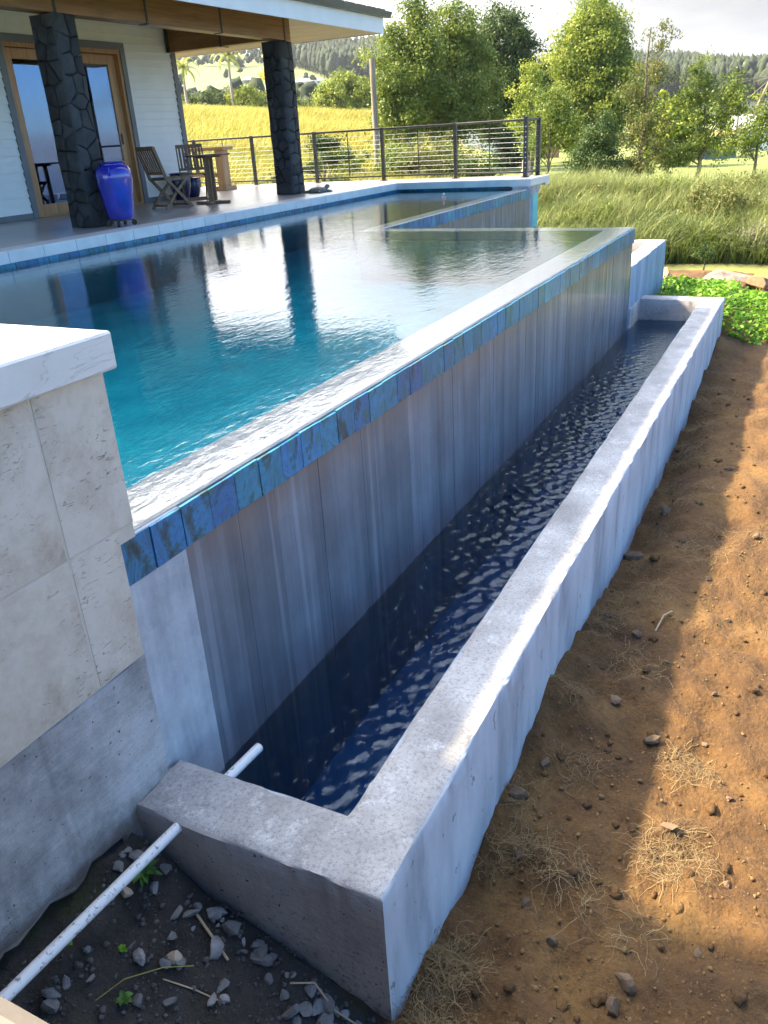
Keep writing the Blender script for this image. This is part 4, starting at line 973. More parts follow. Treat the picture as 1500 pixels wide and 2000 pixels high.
def span(a, b):
    d = (b - a).normalized(); A = a + d * .032; B = b - d * .032; U = lambda h: Vector((0, 0, h))
    za = a.z; f = lambda P, h: Vector((P.x, P.y, .152 + h))
    rp(MB().bar(f(A, HT - .018), f(B, HT - .018), .05, .04, bev=.006).build('top_rail', 'black_metal')); rp(MB().bar(f(A, .085), f(B, .085), .036, .03, bev=.004).build('bottom_rail', 'black_metal'))
    for k in range(9):
        h = .165 + k * .083; rp(MB().tube([f(A, h), f(B, h)], .0032, 5).build('cable', 'cable_steel'))
    if (b - a).length > 1:
        M_ = (A + B) / 2; rp(MB().bar(f(M_, .10), f(M_, HT - .038), .016, .012).build('baluster', 'black_metal'))
for a, b in zip(PS[:-1], PS[1:]): span(a, b)
span(PA, PB)
for k in range(9):
    h = .152 + .165 + k * .083; rp(MB().tube([(PA.x - .036, PA.y - .01, h), (PA.x - .045, PA.y - .01, h)], .011, 8).build('cable_end', 'cable_steel'))
st = empty('stone_statue', (15.62, 4.88, .15), 0, 'small weathered beige statue sitting behind the corner railing posts', 'statue')
MB().lathe([(.001, .0), (.10, .0), (.105, .03), (.09, .10), (.07, .13), (.001, .14)], 12).build('rock_base', 'beige_stone', st, 60)
MB().tube([(0, 0, .12), (-.01, 0, .20), (-.03, 0, .28), (-.04, 0, .33)], [.06, .075, .055, .03], 10).build('body', 'beige_stone', st, 70)
MB().tube([(-.04, 0, .31), (-.045, 0, .36), (-.075, 0, .385), (-.11, 0, .375)], [.035, .048, .042, .02], 9).build('head', 'beige_stone', st, 70)

# ---------------------------------------------------------------- vegetation helpers
def leaf_quads(C, size, tone, flat=0.0, aspect=.5, up_bias=0.3, outdir=None):
    """diamond leaves at points C (n,3)"""
    n = len(C); N = rng.normal(size=(n, 3)); N[:, 2] += up_bias
    if outdir is not None: N += outdir * 0.9
    N /= np.linalg.norm(N, axis=1)[:, None] + 1e-9
    T = rng.normal(size=(n, 3)); T -= N * (T * N).sum(1)[:, None]; T /= np.linalg.norm(T, axis=1)[:, None] + 1e-9
    B = np.cross(N, T); s = size * rng.uniform(.6, 1.4, n)[:, None]
    V = np.stack([C - T * s * .5, C + B * s * aspect * .5 + N * s * .08, C + T * s * .5, C - B * s * aspect * .5 + N * s * .08], 1).reshape(-1, 3)
    F = np.arange(4 * n).reshape(n, 4)
    return V, F, np.repeat(np.clip(tone, 0, 1), 4)
def crown_points(ells, nclump, nleaf, crad, shell=0.55, rough=.28, seedz=0.0):
    P = []; O = []; Tn = []
    wts = np.array([e[3] * e[4] * e[5] for e in ells]) ** (2 / 3); wts = wts / wts.sum()
    for e, w in zip(ells, wts):
        k = max(2, int(nclump * w)); d = rng.normal(size=(k, 3)); d /= np.linalg.norm(d, axis=1)[:, None]
        rr = shell + (1 - shell) * rng.uniform(0, 1, k) ** .6
        nz = np.array([noise.noise(Vector((a[0] * 2.2 + e[0], a[1] * 2.2 + e[1] + seedz, a[2] * 2.2))) for a in d])
        rr = rr * (1 + rough * nz * 1.6)
        P.append(np.array(e[:3]) + d * rr[:, None] * np.array(e[3:6])); O.append(d)
        Tn.append(rng.uniform(.15, .75, k))
    P = np.concatenate(P); O = np.concatenate(O); Tn = np.concatenate(Tn); k = len(P)
    rad = crad * rng.uniform(.55, 1.35, k)
    D = rng.normal(size=(k, nleaf, 3)) * .55
    C = (P[:, None] + D * rad[:, None, None] * np.array((1, 1, .75))).reshape(-1, 3)
    od = (O[:, None] * .6 + D * .6).reshape(-1, 3)
    tone = (np.repeat(Tn, nleaf) + rng.normal(0, .16, k * nleaf))
    return P, C, od, tone
def tree(name, label, az, r, ells, nclump, nleaf, crad, lsize, mat, trunk_h, trunk_r, group=None, limbs=9, cat='tree', shell=.55, rough=.28, aspect=.55, lean=0.0, dz=-.1, bark='bark'):
    x, y = AZ(az, r); z = T1(x, y) + dz
    root = empty(name, (x, y, z), 0, label, cat, group)
    P, C, od, tone = crown_points(ells, nclump, nleaf, crad, shell, rough, az)
    mb = MB(); top = Vector((lean * trunk_h, 0, trunk_h))
    pts = [Vector((0, 0, -.2))]
    for i in range(1, 6): pts.append(Vector((top.x * i / 5 + random.uniform(-.02, .02) * trunk_h, random.uniform(-.02, .02) * trunk_h, trunk_h * i / 5)))
    mb.tube(pts, [trunk_r * (1.25 - .9 * i / 5) for i in range(6)], 7)
    for i in range(limbs):
        p = Vector(P[random.randrange(len(P))]); k = random.uniform(.25, .9); s = pts[0].lerp(pts[-1], k)
        if p.z < s.z: s = pts[0].lerp(pts[-1], max(.12, min(.9, (p.z / trunk_h) * .7)))
        m_ = s.lerp(p, .5) + Vector((random.uniform(-.1, .1), random.uniform(-.1, .1), .06)) * (p - s).length
        mb.tube([s, m_, p], [trunk_r * .42, trunk_r * .26, trunk_r * .07], 5, False)
    mb.build('trunk', bark, root, 60)
    V, F, tn = leaf_quads(C, lsize, tone, aspect=aspect, outdir=od); np_mesh('crown', V, F, mat, root, tone=tn)
    return root
E3 = lambda *a: a
# tall trees behind the railing (heights in metres above their feet)
G = 'tall trees beyond the lawn'
tree('tall_tree', 'tall loose tree with two thin pointed tops, beside the wooden pole', 24.6, 56, [E3(0, 0, 4.6, 2.3, 2.5, 3.2), E3(.3, -.5, 6.8, 1.15, 1.2, 2.0), E3(-.2, .9, 6.2, .85, .9, 1.6), E3(0, -.4, 8.6, .6, .6, 1.1), E3(0, 1.0, 3.2, 1.5, 1.6, 1.8)], 300, 128, .62, 0.176, 'leaf_mid', 8.8, .17, G, 16, shell=.25, rough=.45)
tree('tall_tree', 'tall mid-green feathery tree between the loose tree and the dark dense tree', 21.9, 59, [E3(0, 0, 4.9, 2.4, 2.6, 3.6), E3(0, -.2, 7.7, 1.7, 1.8, 1.9), E3(0, .6, 3.6, 2.2, 2.4, 2.2)], 360, 128, .62, 0.176, 'leaf_mid', 8.8, .17, G, 16, shell=.35, rough=.4)
tree('dense_tree', 'dense dark green tree with smooth domed side, next to the bright pyramid tree', 18.8, 66, [E3(0, 0, 5.4, 2.75, 2.75, 3.8), E3(0, .2, 8.2, 1.9, 1.9, 2.0), E3(0, -.3, 4.2, 2.8, 2.9, 2.6)], 420, 128, .62, 0.193, 'leaf_dark', 8.0, .22, G, 12, shell=.6, rough=.22)
tree('pyramid_tree', 'bright yellow-green pyramid shaped tree standing taller than the forest', 13.5, 74, [E3(0, 0, 3.6, 4.4, 4.6, 3.0), E3(0, .2, 6.0, 3.8, 4.0, 3.0), E3(0, .0, 8.2, 2.8, 2.9, 2.5), E3(0, 0, 10.2, 1.6, 1.6, 1.5)], 700, 128, .72, 0.218, 'leaf_bright', 9.5, .26, G, 16, shell=.55, rough=.3)
tree('small_tree', 'yellow-green small tree leaning beside the dark dense tree trunk', 17.0, 50, [E3(0, 0, 3.3, 1.3, 1.3, 1.9), E3(0, .2, 4.8, .8, .8, 1.2)], 70, 88, .42, 0.134, 'leaf_bright', 3.9, .09, G, 8, shell=.3, rough=.4)
G2 = 'small trees on the lawn'
tree('small_tree', 'green small tree with slim pale trunk beside the railing corner', 15.9, 40, [E3(0, 0, 2.8, 1.0, 1.15, 1.1), E3(0, -.6, 2.2, .8, .9, .7), E3(0, .5, 1.7, .7, .6, .8)], 80, 96, .34, 0.109, 'leaf_mid', 2.8, .06, G2, 9, shell=.3, rough=.4)
tree('dark_bush', 'dark green conical bush standing at the top of the grass bank', 13.0, 37, [E3(0, 0, .9, 1.05, 1.05, 1.0), E3(0, -.1, 1.9, .6, .6, .9)], 110, 112, .26, 0.092, 'leaf_dark', 1.6, .06, G2, 5, cat='bush', shell=.55, rough=.3)
tree('open_tree', 'slender open tree with bare twiggy top and orange-green leaves', 10.3, 40, [E3(0, 0, 2.2, 1.15, 1.3, 1.4), E3(0, .3, 3.6, .8, .8, 1.0), E3(0, -.3, 4.4, .65, .65, .9), E3(0, -.5, 5.6, .45, .5, .8), E3(0, 0, .7, 1.3, 1.4, .75)], 110, 76, .34, 0.109, 'leaf_olive', 6.0, .075, G2, 22, shell=.15, rough=.5, lean=-.01)
tree('broadleaf_tree', 'round bright broad-leaved tree behind the open tree', 8.6, 58, [E3(0, 0, 1.9, 1.9, 1.9, 1.7), E3(0, .3, 3.0, 1.2, 1.3, 1.2)], 120, 72, .45, 0.218, 'leaf_bright', 2.6, .12, G2, 8, shell=.6, rough=.3, aspect=.75)
tree('small_tree', 'pointed small tree with crooked dark trunk in front of the teal shed', 6.9, 40, [E3(0, .15, 3.0, 1.0, 1.0, 1.1), E3(0, .3, 3.9, .55, .55, .85), E3(0, -.9, 3.0, .75, .8, 1.0), E3(0, -1.1, 3.6, .45, .45, .6), E3(0, .8, 1.1, .8, .75, .4), E3(0, -.2, 1.6, .9, 1.0, .6)], 130, 88, .32, 0.109, 'leaf_mid', 3.4, .08, G2, 14, shell=.25, rough=.45)
tree('small_tree', 'ragged small tree beside the leaning power pole', 3.7, 39, [E3(0, 0, 2.2, .9, 1.1, .7), E3(0, .7, 1.5, .9, .9, .5), E3(0, -.7, 3.0, .8, .9, .9)], 80, 80, .34, 0.109, 'leaf_mid', 2.6, .06, G2, 10, shell=.2, rough=.5)
tree('topiary_shrub', 'dark clipped cone shrub in front of the white fence', 18.5, 60, [E3(0, 0, .9, .95, .95, 1.0), E3(0, .05, 1.9, .6, .6, .9), E3(0, -.9, .8, .8, .8, .9)], 120, 80, .28, 0.118, 'leaf_dark', 1.8, .08, None, 4, cat='shrub', shell=.7, rough=.12)
G3 = 'shrubs below the deck railing'
for i, (az, r, s, mt, lb) in enumerate(((25.2, 42, 1.3, 'leaf_mid', 'rounded green shrub at the foot of the wooden pole'), (23.6, 41, 1.5, 'leaf_olive', 'olive shrub under the loose tree with two pointed tops'), (22.0, 43, 1.35, 'leaf_mid', 'spreading green shrub under the feathery tree'), (20.6, 40, 1.0, 'leaf_dark', 'low dark shrub beside the white fence'), (33.4, 33, .8, 'leaf_olive', 'small olive shrub in the golden field, between the lava column and console table'), (29.0, 44, 1.0, 'leaf_mid', 'pale green shrub in the golden field between the column and wooden pole'))):
    tree('shrub', lb, az, r, [E3(0, 0, .7 * s, .95 * s, 1.1 * s, .8 * s), E3(.2, .5 * s, .5 * s, .7 * s, .7 * s, .6 * s)], int(70 * s), 50, .32, .13, mt, .8 * s, .05, G3, 6, cat='shrub', shell=.3, rough=.4)
x, y = AZ(30.4, 33)
tree('layered_tree', 'dark small tree with flat layered tufts beyond the railing by the lava column', 30.4, 33, [E3(0, 0, 2.25, .75, .75, .28), E3(-.3, -.7, 1.75, .6, .65, .2), E3(.2, .5, 1.5, .6, .6, .22), E3(-.2, -.6, .85, .65, .7, .18), E3(0, .1, .4, .6, .6, .25)], 90, 112, .2, 0.084, 'leaf_dark', 2.2, .06, None, 12, shell=.1, rough=.2)
tree('domed_tree', 'broad low domed green tree at the edge of the golden field', 28.7, 132, [E3(0, 0, 2.2, 4.2, 4.5, 3.1), E3(.5, .4, 3.2, 2.6, 2.8, 2.3)], 260, 72, .75, 0.353, 'leaf_bright', 2.6, .3, None, 6, shell=.75, rough=.12)
for (az, r, s, mt, lb) in ((37.3, 141, 1.9, 'leaf_dark', 'dark round bush behind the golden field between two palms'), (35.1, 140, 2.2, 'leaf_bright', 'pale yellow-green bush beside the taller palm'), (33.6, 141, 1.8, 'leaf_bright', 'light green bush at the field edge, near the lava column'), (32.4, 142, 1.5, 'leaf_mid', 'green bush behind the golden field next to the lava column'), (38.6, 142, 1.6, 'leaf_mid', 'green bush under the shorter palm by the house corner'), (30.9, 142, 1.3, 'leaf_mid', 'green bush between the lava column and the domed tree')):
    tree('field_bush', lb, az, r, [E3(0, 0, 1.0 * s, 1.4 * s, 1.5 * s, 1.1 * s)], int(38 * s), 40, .6, .36, mt, .8 * s, .1, 'bushes behind the golden field', 3, cat='bush', shell=.6, rough=.35)
def palm(az, r, h, label):
    x, y = AZ(az, r); root = empty('palm_tree', (x, y, T1(x, y) - .1), 0, label, 'palm', 'palms at the field edge')
    hs = h - 2.2
    MB().tube([(0, 0, -.2), (.05, 0, hs * .25), (.0, .05, hs * .6), (0, 0, hs)], [.30, .24, .20, .17], 9).build('trunk', 'palm_bark', root, 60)
    MB().tube([(0, 0, hs - .02), (0, 0, hs + .5), (0, 0, hs + 1.1)], [.19, .21, .10], 9).build('crown_shaft', 'leaf_palm_shaft', root, 60)
    for k in range(15):
        a = k * 2.399 + random.uniform(-.2, .2); el = R(82 - k * 6.2); L_ = random.uniform(2.9, 3.7)
        pts = []; p = Vector((0, 0, hs + .95)); e = el
        for i in range(9):
            pts.append(p.copy()); st = L_ / 8; p = p + Vector((math.cos(a) * math.cos(e), math.sin(a) * math.cos(e), math.sin(e))) * st; e -= .19 + .03 * i
        V = []; F = []; Tn = []; sd = Vector((-math.sin(a), math.cos(a), 0))
        for i in range(8):
            for q in range(3):
                c = pts[i].lerp(pts[i + 1], q / 3); d = (pts[i + 1] - pts[i]).normalized(); f = (i + q / 3) / 8
                ll = .85 * (1 - .75 * f) * (.5 + min(1, f * 4) * .5)
                for s in (-1, 1):
                    tip = c + sd * s * ll * .75 + d * ll * .45 + Vector((0, 0, -.35 * ll)); b = len(V)
                    V += [c, c + d * .20, tip]; F.append((b, b + 1, b + 2)); Tn += [min(1, .35 + .5 * random.random() + (.2 if el > .9 else 0))] * 3
        np_mesh('frond', [tuple(v) for v in V], F, 'palm_leaf', root, tone=Tn)
make_leaf('leaf_palm_shaft', (0.30, 0.30, 0.08), (0.34, 0.34, 0.09), (0.4, 0.38, 0.1), 0.0)
palm(38.5, 138, 7.6, 'shorter palm tree beside the house corner')
palm(35.7, 139, 9.6, 'taller slender palm tree with a bright crown')
tree('flowering_tree', 'small bright yellow flowering tree on the far hillside', 33.15, 590, [E3(0, 0, 4, 6.5, 7, 4.2)], 70, 34, 1.6, 1.5, 'leaf_yellow', 4, .5, None, 3, shell=.6)

# ---------------------------------------------------------------- forest on the hill and the wood in the valley
def ico(sub):
    bm = bmesh.new(); bmesh.ops.create_icosphere(bm, subdivisions=sub, radius=1.0); V = np.array([v.co[:] for v in bm.verts]); F = np.array([[v.index for v in f.verts] for f in bm.faces]); bm.free(); return V, F
def blob_wood(name, label, pts, hmin, hmax, wid, mat, nb=2, sub=2, cone=.15, trunks=False):
    V0, F0 = ico(sub); Vs = []; Fs = []; Ts = []; off = 0
    for (x, y) in pts:
        z = T1(x, y); h = rng.uniform(hmin, hmax); t0 = rng.uniform(.1, .9)
        for k in range(nb):
            w = wid * rng.uniform(.75, 1.25) * (1 - .25 * k); c = np.array((x + rng.normal() * wid * .35, y + rng.normal() * wid * .35, z + h * (.62 + .22 * k)))
            jit = 1 + rng.normal(0, .16, len(V0)); S = V0 * jit[:, None]; S = S * np.array((w, w, h * .36)); S[:, :2] *= (1 - cone * np.clip(V0[:, 2:3], -1, 1))
            Vs.append(S + c); Fs.append(F0 + off); off += len(V0); Ts.append(np.clip(t0 + rng.normal(0, .12, len(V0)), 0, 1))
    if trunks:
        for (x, y) in pts:
            z = T1(x, y); w = .35; b = np.array([(x - w, y, z - 1), (x + w, y, z - 1), (x, y + w, z - 1), (x, y, z + hmin * .9)])
            Vs.append(b); Fs.append(np.array([(0, 1, 3), (1, 2, 3), (2, 0, 3)]) + off); off += 4; Ts.append(np.full(4, 1.0))
    o = np_mesh(name, np.concatenate(Vs), np.concatenate(Fs), mat, tone=np.concatenate(Ts)); tag(o, label, 'forest', kind='stuff'); return o
pts = []
for i in range(5600):
    az = rng.uniform(-9, 21.5); r = rng.uniform(500, 985) 
    edge = 505 + 25 * math.sin(az * 1.7)
    if r > edge: pts.append(AZ(az, r))
for i in range(3800):
    az = rng.uniform(20.5, 33.2); r = rng.uniform(590, 990); lo = 610 + 14 * math.sin(az * 2.1) + (max(0, az - 29.5) * 45)
    if r > lo: pts.append(AZ(az, r))
blob_wood('hill_forest', 'dense grey-green forest covering the hillside below the cloudy sky', pts, 11, 17, 3.3, 'forest_crown', 2, 1, .25, True)
pts = [AZ(rng.uniform(27, 44), rng.uniform(205, 330)) for i in range(420)]
blob_wood('valley_wood', 'dark tangled wood in the valley behind the golden field', pts, 6.5, 11.5, 3.2, 'forest_crown', 2, 2, .1)
pts = [AZ(rng.uniform(33, 44), rng.uniform(860, 985)) for i in range(240)] + [AZ(az + rng.normal() * .1, 720 + 18 * math.sin(az * 3) + rng.normal() * 6) for az in np.linspace(33, 42, 60)] + [AZ(rng.uniform(26, 44), rng.uniform(430, 840)) for i in range(26)]
blob_wood('hedge_trees', 'scattered trees and hedges between the fields on the far hill', pts, 4, 8, 2.2, 'forest_crown', 2, 1, .2)

# ---------------------------------------------------------------- grasses
def blades(name, label, P, hts, wid, mat, bend=.45, tone=None, wind=(.3, -.2)):
    """bent grass blades at points P (n,3)"""
    n = len(P); a = rng.uniform(0, 2 * math.pi, n); D = np.stack([np.cos(a), np.sin(a), np.zeros(n)], 1); S = np.stack([-np.sin(a), np.cos(a), np.zeros(n)], 1)
    h = hts[:, None]; b = (bend * rng.uniform(.3, 1.5, n))[:, None]; W = np.array((wind[0], wind[1], 0))
    w = (wid * rng.uniform(.6, 1.4, n))[:, None] * .5
    m1 = P + (D * b * .3 + W * .25) * h + np.array((0, 0, 1)) * h * .55; tip = P + (D * b + W * .9) * h + np.array((0, 0, 1)) * h * (1 - .28 * b)
    V = np.stack([P - S * w, P + S * w, m1 - S * w * .8, m1 + S * w * .8, tip], 1).reshape(-1, 3)
    i = np.arange(n)[:, None] * 5
    F = np.concatenate([i + np.array([[0, 1, 3]]), i + np.array([[0, 3, 2]]), i + np.array([[2, 3, 4]])], 0)
    tone = rng.uniform(0, 1, n) if tone is None else tone
    o = np_mesh(name, V, F, mat, tone=np.repeat(np.clip(tone, 0, 1), 5)); tag(o, label, 'grass', kind='stuff'); return o
def scatter(n, az0, az1, r0, r1, pw=1.0):
    az = rng.uniform(az0, az1, n); r = r0 + (r1 - r0) * rng.uniform(0, 1, n) ** pw; x = r * np.cos(np.radians(az)); y = r * np.sin(np.radians(az)); return x, y, terr(x, y)
def nfield(x, y, s, o=0.0): return np.array([noise.noise(Vector((a * s, b * s, o))) for a, b in zip(x, y)])
x, y, z = scatter(80000, -5, 20.5, 17.4, 26.5)
f = nfield(x, y, .55); f2 = nfield(x, y, 1.7, 4)
blades('bank_grass', 'tall tangled green grass covering the bank beyond the pool', np.stack([x, y, z], 1), np.clip(.52 + .30 * f + .15 * f2 + rng.normal(0, .13, len(x)), .15, 1.2), .018, 'grass_bank', .95, .45 + .4 * f + .3 * f2 + rng.normal(0, .22, len(x)), (-.04 , -.08))
x, y, z = scatter(9000, -5, 21, 26, 34)
blades('lawn_edge_grass', 'short rough grass behind the bank', np.stack([x, y, z], 1), np.clip(.25 + rng.normal(0, .08, len(x)), .08, .5), .03, 'grass_bank', .5)
x, y, z = scatter(70000, 21.5, 44, 58, 142, .8)
f = nfield(x, y, .06)
blades('golden_field_grass', 'tall golden grass on the rise behind the deck', np.stack([x, y, z], 1), np.clip(.75 + .25 * f + rng.normal(0, .15, len(x)), .2, 1.4), .07, 'grass_gold', .4, .5 + .35 * f + rng.normal(0, .2, len(x)))
x, y, z = scatter(34000, 21.5, 44, 24, 60, .9)
f = nfield(x, y, .15)
blades('meadow_grass', 'yellow-green meadow grass below the deck railing', np.stack([x, y, z], 1), np.clip(.55 + .2 * f + rng.normal(0, .13, len(x)), .15, 1.1), .04, 'grass_field', .5, .5 + .4 * f + rng.normal(0, .2, len(x)))
# creeping ground cover round the far end of the basin
def cover():
    n = 15000; x = rng.uniform(9.3, 13.4, n); y = rng.uniform(-1.6, 2.55, n)
    edge = 9.72 + np.array([.16 * noise.noise(Vector((b * 1.7, 0, 3))) for b in y]) + np.where(y > .75, .07, 0); far = 12.9 + nfield(x, y, .8) * .5 - .35 * np.maximum(0, 1.3 - y)
    ok = (x > edge) & (x < far) & ~((x < 9.79) & (y > .74)) & ~((y > 1.60) & (x < 11.24)); x, y = x[ok], y[ok]
    hgt = np.where((y > .7) & (x < 11.3), .10, 0.0) + (.17 + .10 * nfield(x, y, 1.6) + .05 * nfield(x, y, 5)) * np.clip((x - edge[ok]) / .22, .25, 1)
    z0 = np.array([dirt_base(a, b)[0] for a, b in zip(x, y)]); z = z0 + np.clip(hgt, .03, .4) * rng.uniform(.35, 1.0, len(x))
    V, F, tn = leaf_quads(np.stack([x, y, z], 1), .062, rng.uniform(0, 1, len(x)), aspect=.62, up_bias=1.4)
    o = np_mesh('ground_cover', V, F, 'leaf_cover', tone=tn); tag(o, 'bright green creeping ground cover around the far end of the basin', 'ground cover', kind='stuff')
    k = rng.choice(len(x), 26, replace=False); C = np.stack([x[k], y[k], z[k] + .05], 1); C = (C[:, None] + rng.normal(0, .012, (26, 5, 3))).reshape(-1, 3)
    V, F, tn = leaf_quads(C, .04, np.full(len(C), .5), aspect=.8, up_bias=1.5); o = np_mesh('yellow_flowers', V, F, 'leaf_yellow', tone=tn); tag(o, 'tiny yellow flowers scattered in the ground cover', 'flowers', kind='stuff')
cover()
tree('young_tree', 'tiny round young tree on the lawn strip behind the pale boulder', 5.95, 16.4, [E3(0, 0, .36, .17, .17, .16)], 34, 64, .07, 0.029, 'leaf_dark', .34, .012, None, 6, shell=.2, dz=0)
tree('bank_bush', 'dark leafless-looking bush in the grass bank above the pale boulder', 6.1, 20.3, [E3(0, 0, .55, .75, .75, .42), E3(0, -.6, .6, .5, .6, .35)], 70, 70, .2, 0.063, 'leaf_olive', .6, .03, None, 14, cat='bush', shell=.2, rough=.4)
tree('bank_bush', 'small bright weed bush at the foot of the set-back pool wall', 15.9, 17.2, [E3(0, 0, .3, .4, .4, .3)], 30, 64, .12, 0.050, 'leaf_bright', .3, .015, None, 5, cat='bush', shell=.2)
tree('dead_bush', 'grey dry twiggy bush at the foot of the grass bank', 3.2, 18.0, [E3(0, 0, .42, .45, .55, .38)], 60, 24, .16, .05, 'dead_twig', .5, .02, None, 26, cat='bush', shell=.2, aspect=.15)

for (az, r, sc, mt, lb) in ((13.2, 19.6, .7, 'leaf_mid', 'ragged green bush halfway up the grass bank behind the pool corner'), (4.0, 22.6, .8, 'leaf_olive', 'dull olive bush near the top of the grass bank below the ragged tree'), (8.9, 23.0, .75, 'leaf_mid', 'green bush at the top of the bank under the open tree'), (14.9, 22.5, .7, 'leaf_olive', 'olive bush at the top of the bank beside the railing corner'), (7.6, 18.6, .45, 'leaf_dark', 'little dark bush low on the bank next to the concrete planter')):
    tree('bank_bush', lb, az, r, [E3(0, 0, .5 * sc, .9 * sc, 1.1 * sc, .5 * sc), E3(0, .7 * sc, .35 * sc, .6 * sc, .7 * sc, .35 * sc)], int(70 * sc), 70, .2, .06, mt, .5 * sc, .025, None, 9, cat='bush', shell=.15, rough=.5)

x, y, z = scatter(13000, -5, 20.5, 17.6, 26.2)
f = nfield(x, y, .8, 9)
k = f > -.05; blades('seed_stalks', 'pale dry seed stalks standing among the bank grass', np.stack([x, y, z], 1)[k], np.clip(.72 + .2 * f[k] + rng.normal(0, .12, k.sum()), .3, 1.25), .016, 'grass_bank', .5, rng.uniform(.6, 1, k.sum()), (.05, -.1))
k = f < -.1; blades('bank_weeds', 'broad dark green weeds in patches on the bank', np.stack([x, y, z], 1)[k], np.clip(.45 + rng.normal(0, .12, k.sum()), .15, .8), .045, 'leaf_mid', 1.0, rng.uniform(0, .7, k.sum()), (0, 0))

# ---------------------------------------------------------------- poles, sheds and houses in the distance
def pole(az, r, h, rad, label, lean=(0, 0), arms=()):
    x, y = AZ(az, r); z = T1(x, y); o = empty('utility_pole', (x, y, z), R(az), label, 'pole')
    MB().tube([(0, 0, -.3), (lean[0] * .5, lean[1] * .5, h * .5), (lean[0], lean[1], h)], [rad, rad * .92, rad * .82], 10).build('shaft', 'pole_wood', o, 50)
    for (zz, ln, tilt) in arms:
        f = zz / h; MB().bar((lean[0] * f, lean[1] * f - ln / 2, zz - tilt), (lean[0] * f, lean[1] * f + ln / 2, zz + tilt), .12, .12).build('crossarm', 'pole_wood', o)
    return o
pz = T1(*AZ(26.9, 45)); pole(26.9, 45, 1 + 45 * math.tan(R(4.25)) - pz, .17, 'bare weathered wooden pole without wires standing beyond the railing')
pole(4.95, 72, 3.3, .10, 'short grey wooden post behind the teal shed')
lp = pole(4.7, 108, 8.0, .20, 'leaning power pole with a crossarm and stays at the forest edge', (0, -3.0), ((6.6, 3.0, -.35),))
MB().tube([(0, -2.4, 6.4), (0, 1.2, 3.2), (0, 4.2, .2)], .05, 5).build('stay', 'wire', lp); MB().tube([(0, -2.9, 7.7), (0, -4.8, 3.4), (0, -6.4, .0)], .05, 5).build('stay', 'wire', lp); MB().tube([(0, -.2, .3), (0, -1.6, 1.6), (0, -3.4, 3.4)], .09, 6).build('brace', 'pole_wood', lp)
wz = T1(*AZ(4.7, 108))
w0 = empty('power_wire', (*AZ(4.7, 108), wz + 6.5), R(4.7), 'thin power line running from the leaning pole to the trees', 'wire')
for k in (0, .4): MB().tube([(0, 1.2 - 3.2 + k, .1), (0, 2.2 + k, -.5 + k), (0, 8 + k, -2.2 + k), (0, 15 + k, -4.2)], .03, 4).build('strand', 'wire', w0)
def P2(az, r): x, y = AZ(az, r); return (x, y, T1(x, y))
sh = empty('pump_shed', P2(5.75, 72), R(5.75), 'low teal painted shed with a flat white roof on the lawn', 'shed')
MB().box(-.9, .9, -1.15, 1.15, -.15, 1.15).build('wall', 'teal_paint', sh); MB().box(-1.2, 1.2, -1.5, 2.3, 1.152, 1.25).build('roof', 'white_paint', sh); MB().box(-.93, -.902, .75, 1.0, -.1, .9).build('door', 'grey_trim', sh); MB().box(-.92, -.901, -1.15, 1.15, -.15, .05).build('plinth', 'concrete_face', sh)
ws = empty('white_shed', P2(3.35, 88), R(3.3), 'pale grey low building behind the ragged small tree', 'building')
MB().box(-2, 2, -4.2, 2.4, -.2, 1.9).build('wall', 'white_paint', ws); MB().add([(-2.4, -4.6, 1.85), (-2.4, 2.8, 1.85), (0, 2.8, 3.0), (0, -4.6, 3.0), (2.4, -4.6, 1.85), (2.4, 2.8, 1.85)], [(0, 1, 2, 3), (3, 2, 5, 4), (0, 3, 4), (1, 5, 2)]).build('roof', 'tin_roof', ws)
MB().box(-2.03, -2.002, -1.5, -.5, .7, 1.4).build('window', 'grey_trim', ws)
ch = empty('white_cottage', P2(18.9, 112), R(18.9), 'white cottage with grey gable roof half hidden behind the tall trees', 'house')
MB().box(-3, 3, -5.5, 4.0, -.4, 2.9).build('wall', 'white_paint', ch)
MB().add([(-3.5, -5.9, 2.8), (-3.5, 4.4, 2.8), (3.5, -5.9, 2.8), (3.5, 4.4, 2.8), (0, -2.4, 5.2), (0, .9, 5.2)], [(0, 1, 5, 4), (2, 4, 5, 3), (0, 4, 2), (1, 3, 5)]).build('roof', 'tin_roof', ch)
for yy in (-4.2, -1.6, 1.2): MB().box(-3.04, -3.002, yy, yy + 1.0, .9, 2.1).build('window', 'grey_trim', ch)
ct2 = empty('parked_truck', P2(18.35, 104), R(18.4 + 90), 'red vehicle parked by the white fence', 'truck')
MB().box(-1.9, 1.9, -.8, .8, .45, 1.15, .1).build('body', 'red_paint', ct2); MB().box(-.9, .7, -.72, .72, 1.15, 1.75, .15).build('cab', 'red_paint', ct2)
MB().box(-.7, .5, -.735, .735, 1.22, 1.6, .05).build('window', 'grey_trim', ct2)
for sx in (-1.2, 1.2):
    for sy in (-.75, .75): MB().tube([(sx, sy - .1, .36), (sx, sy + .1, .36)], .36, 14).build('wheel', 'black_rubber', ct2, 40)
fn = empty('white_fence', P2(18.6, 98), R(18.6), 'white board fence in front of the cottage', 'fence')
for k in range(46):
    yy = -4.2 + k * .2; MB().box(-.02, .02, yy, yy + .17, -.4, 1.75 + .05 * (k % 2)).build('board', 'white_paint', fn)
MB().box(.022, .06, -4.2, 5.0, .3, .42).build('rail', 'white_paint', fn); MB().box(.022, .06, -4.2, 5.0, 1.3, 1.42).build('rail', 'white_paint', fn)
bl = empty('orange_roofed_hut', P2(16.0, 90), R(16), 'small hut with orange wall glimpsed through the leaves', 'hut')
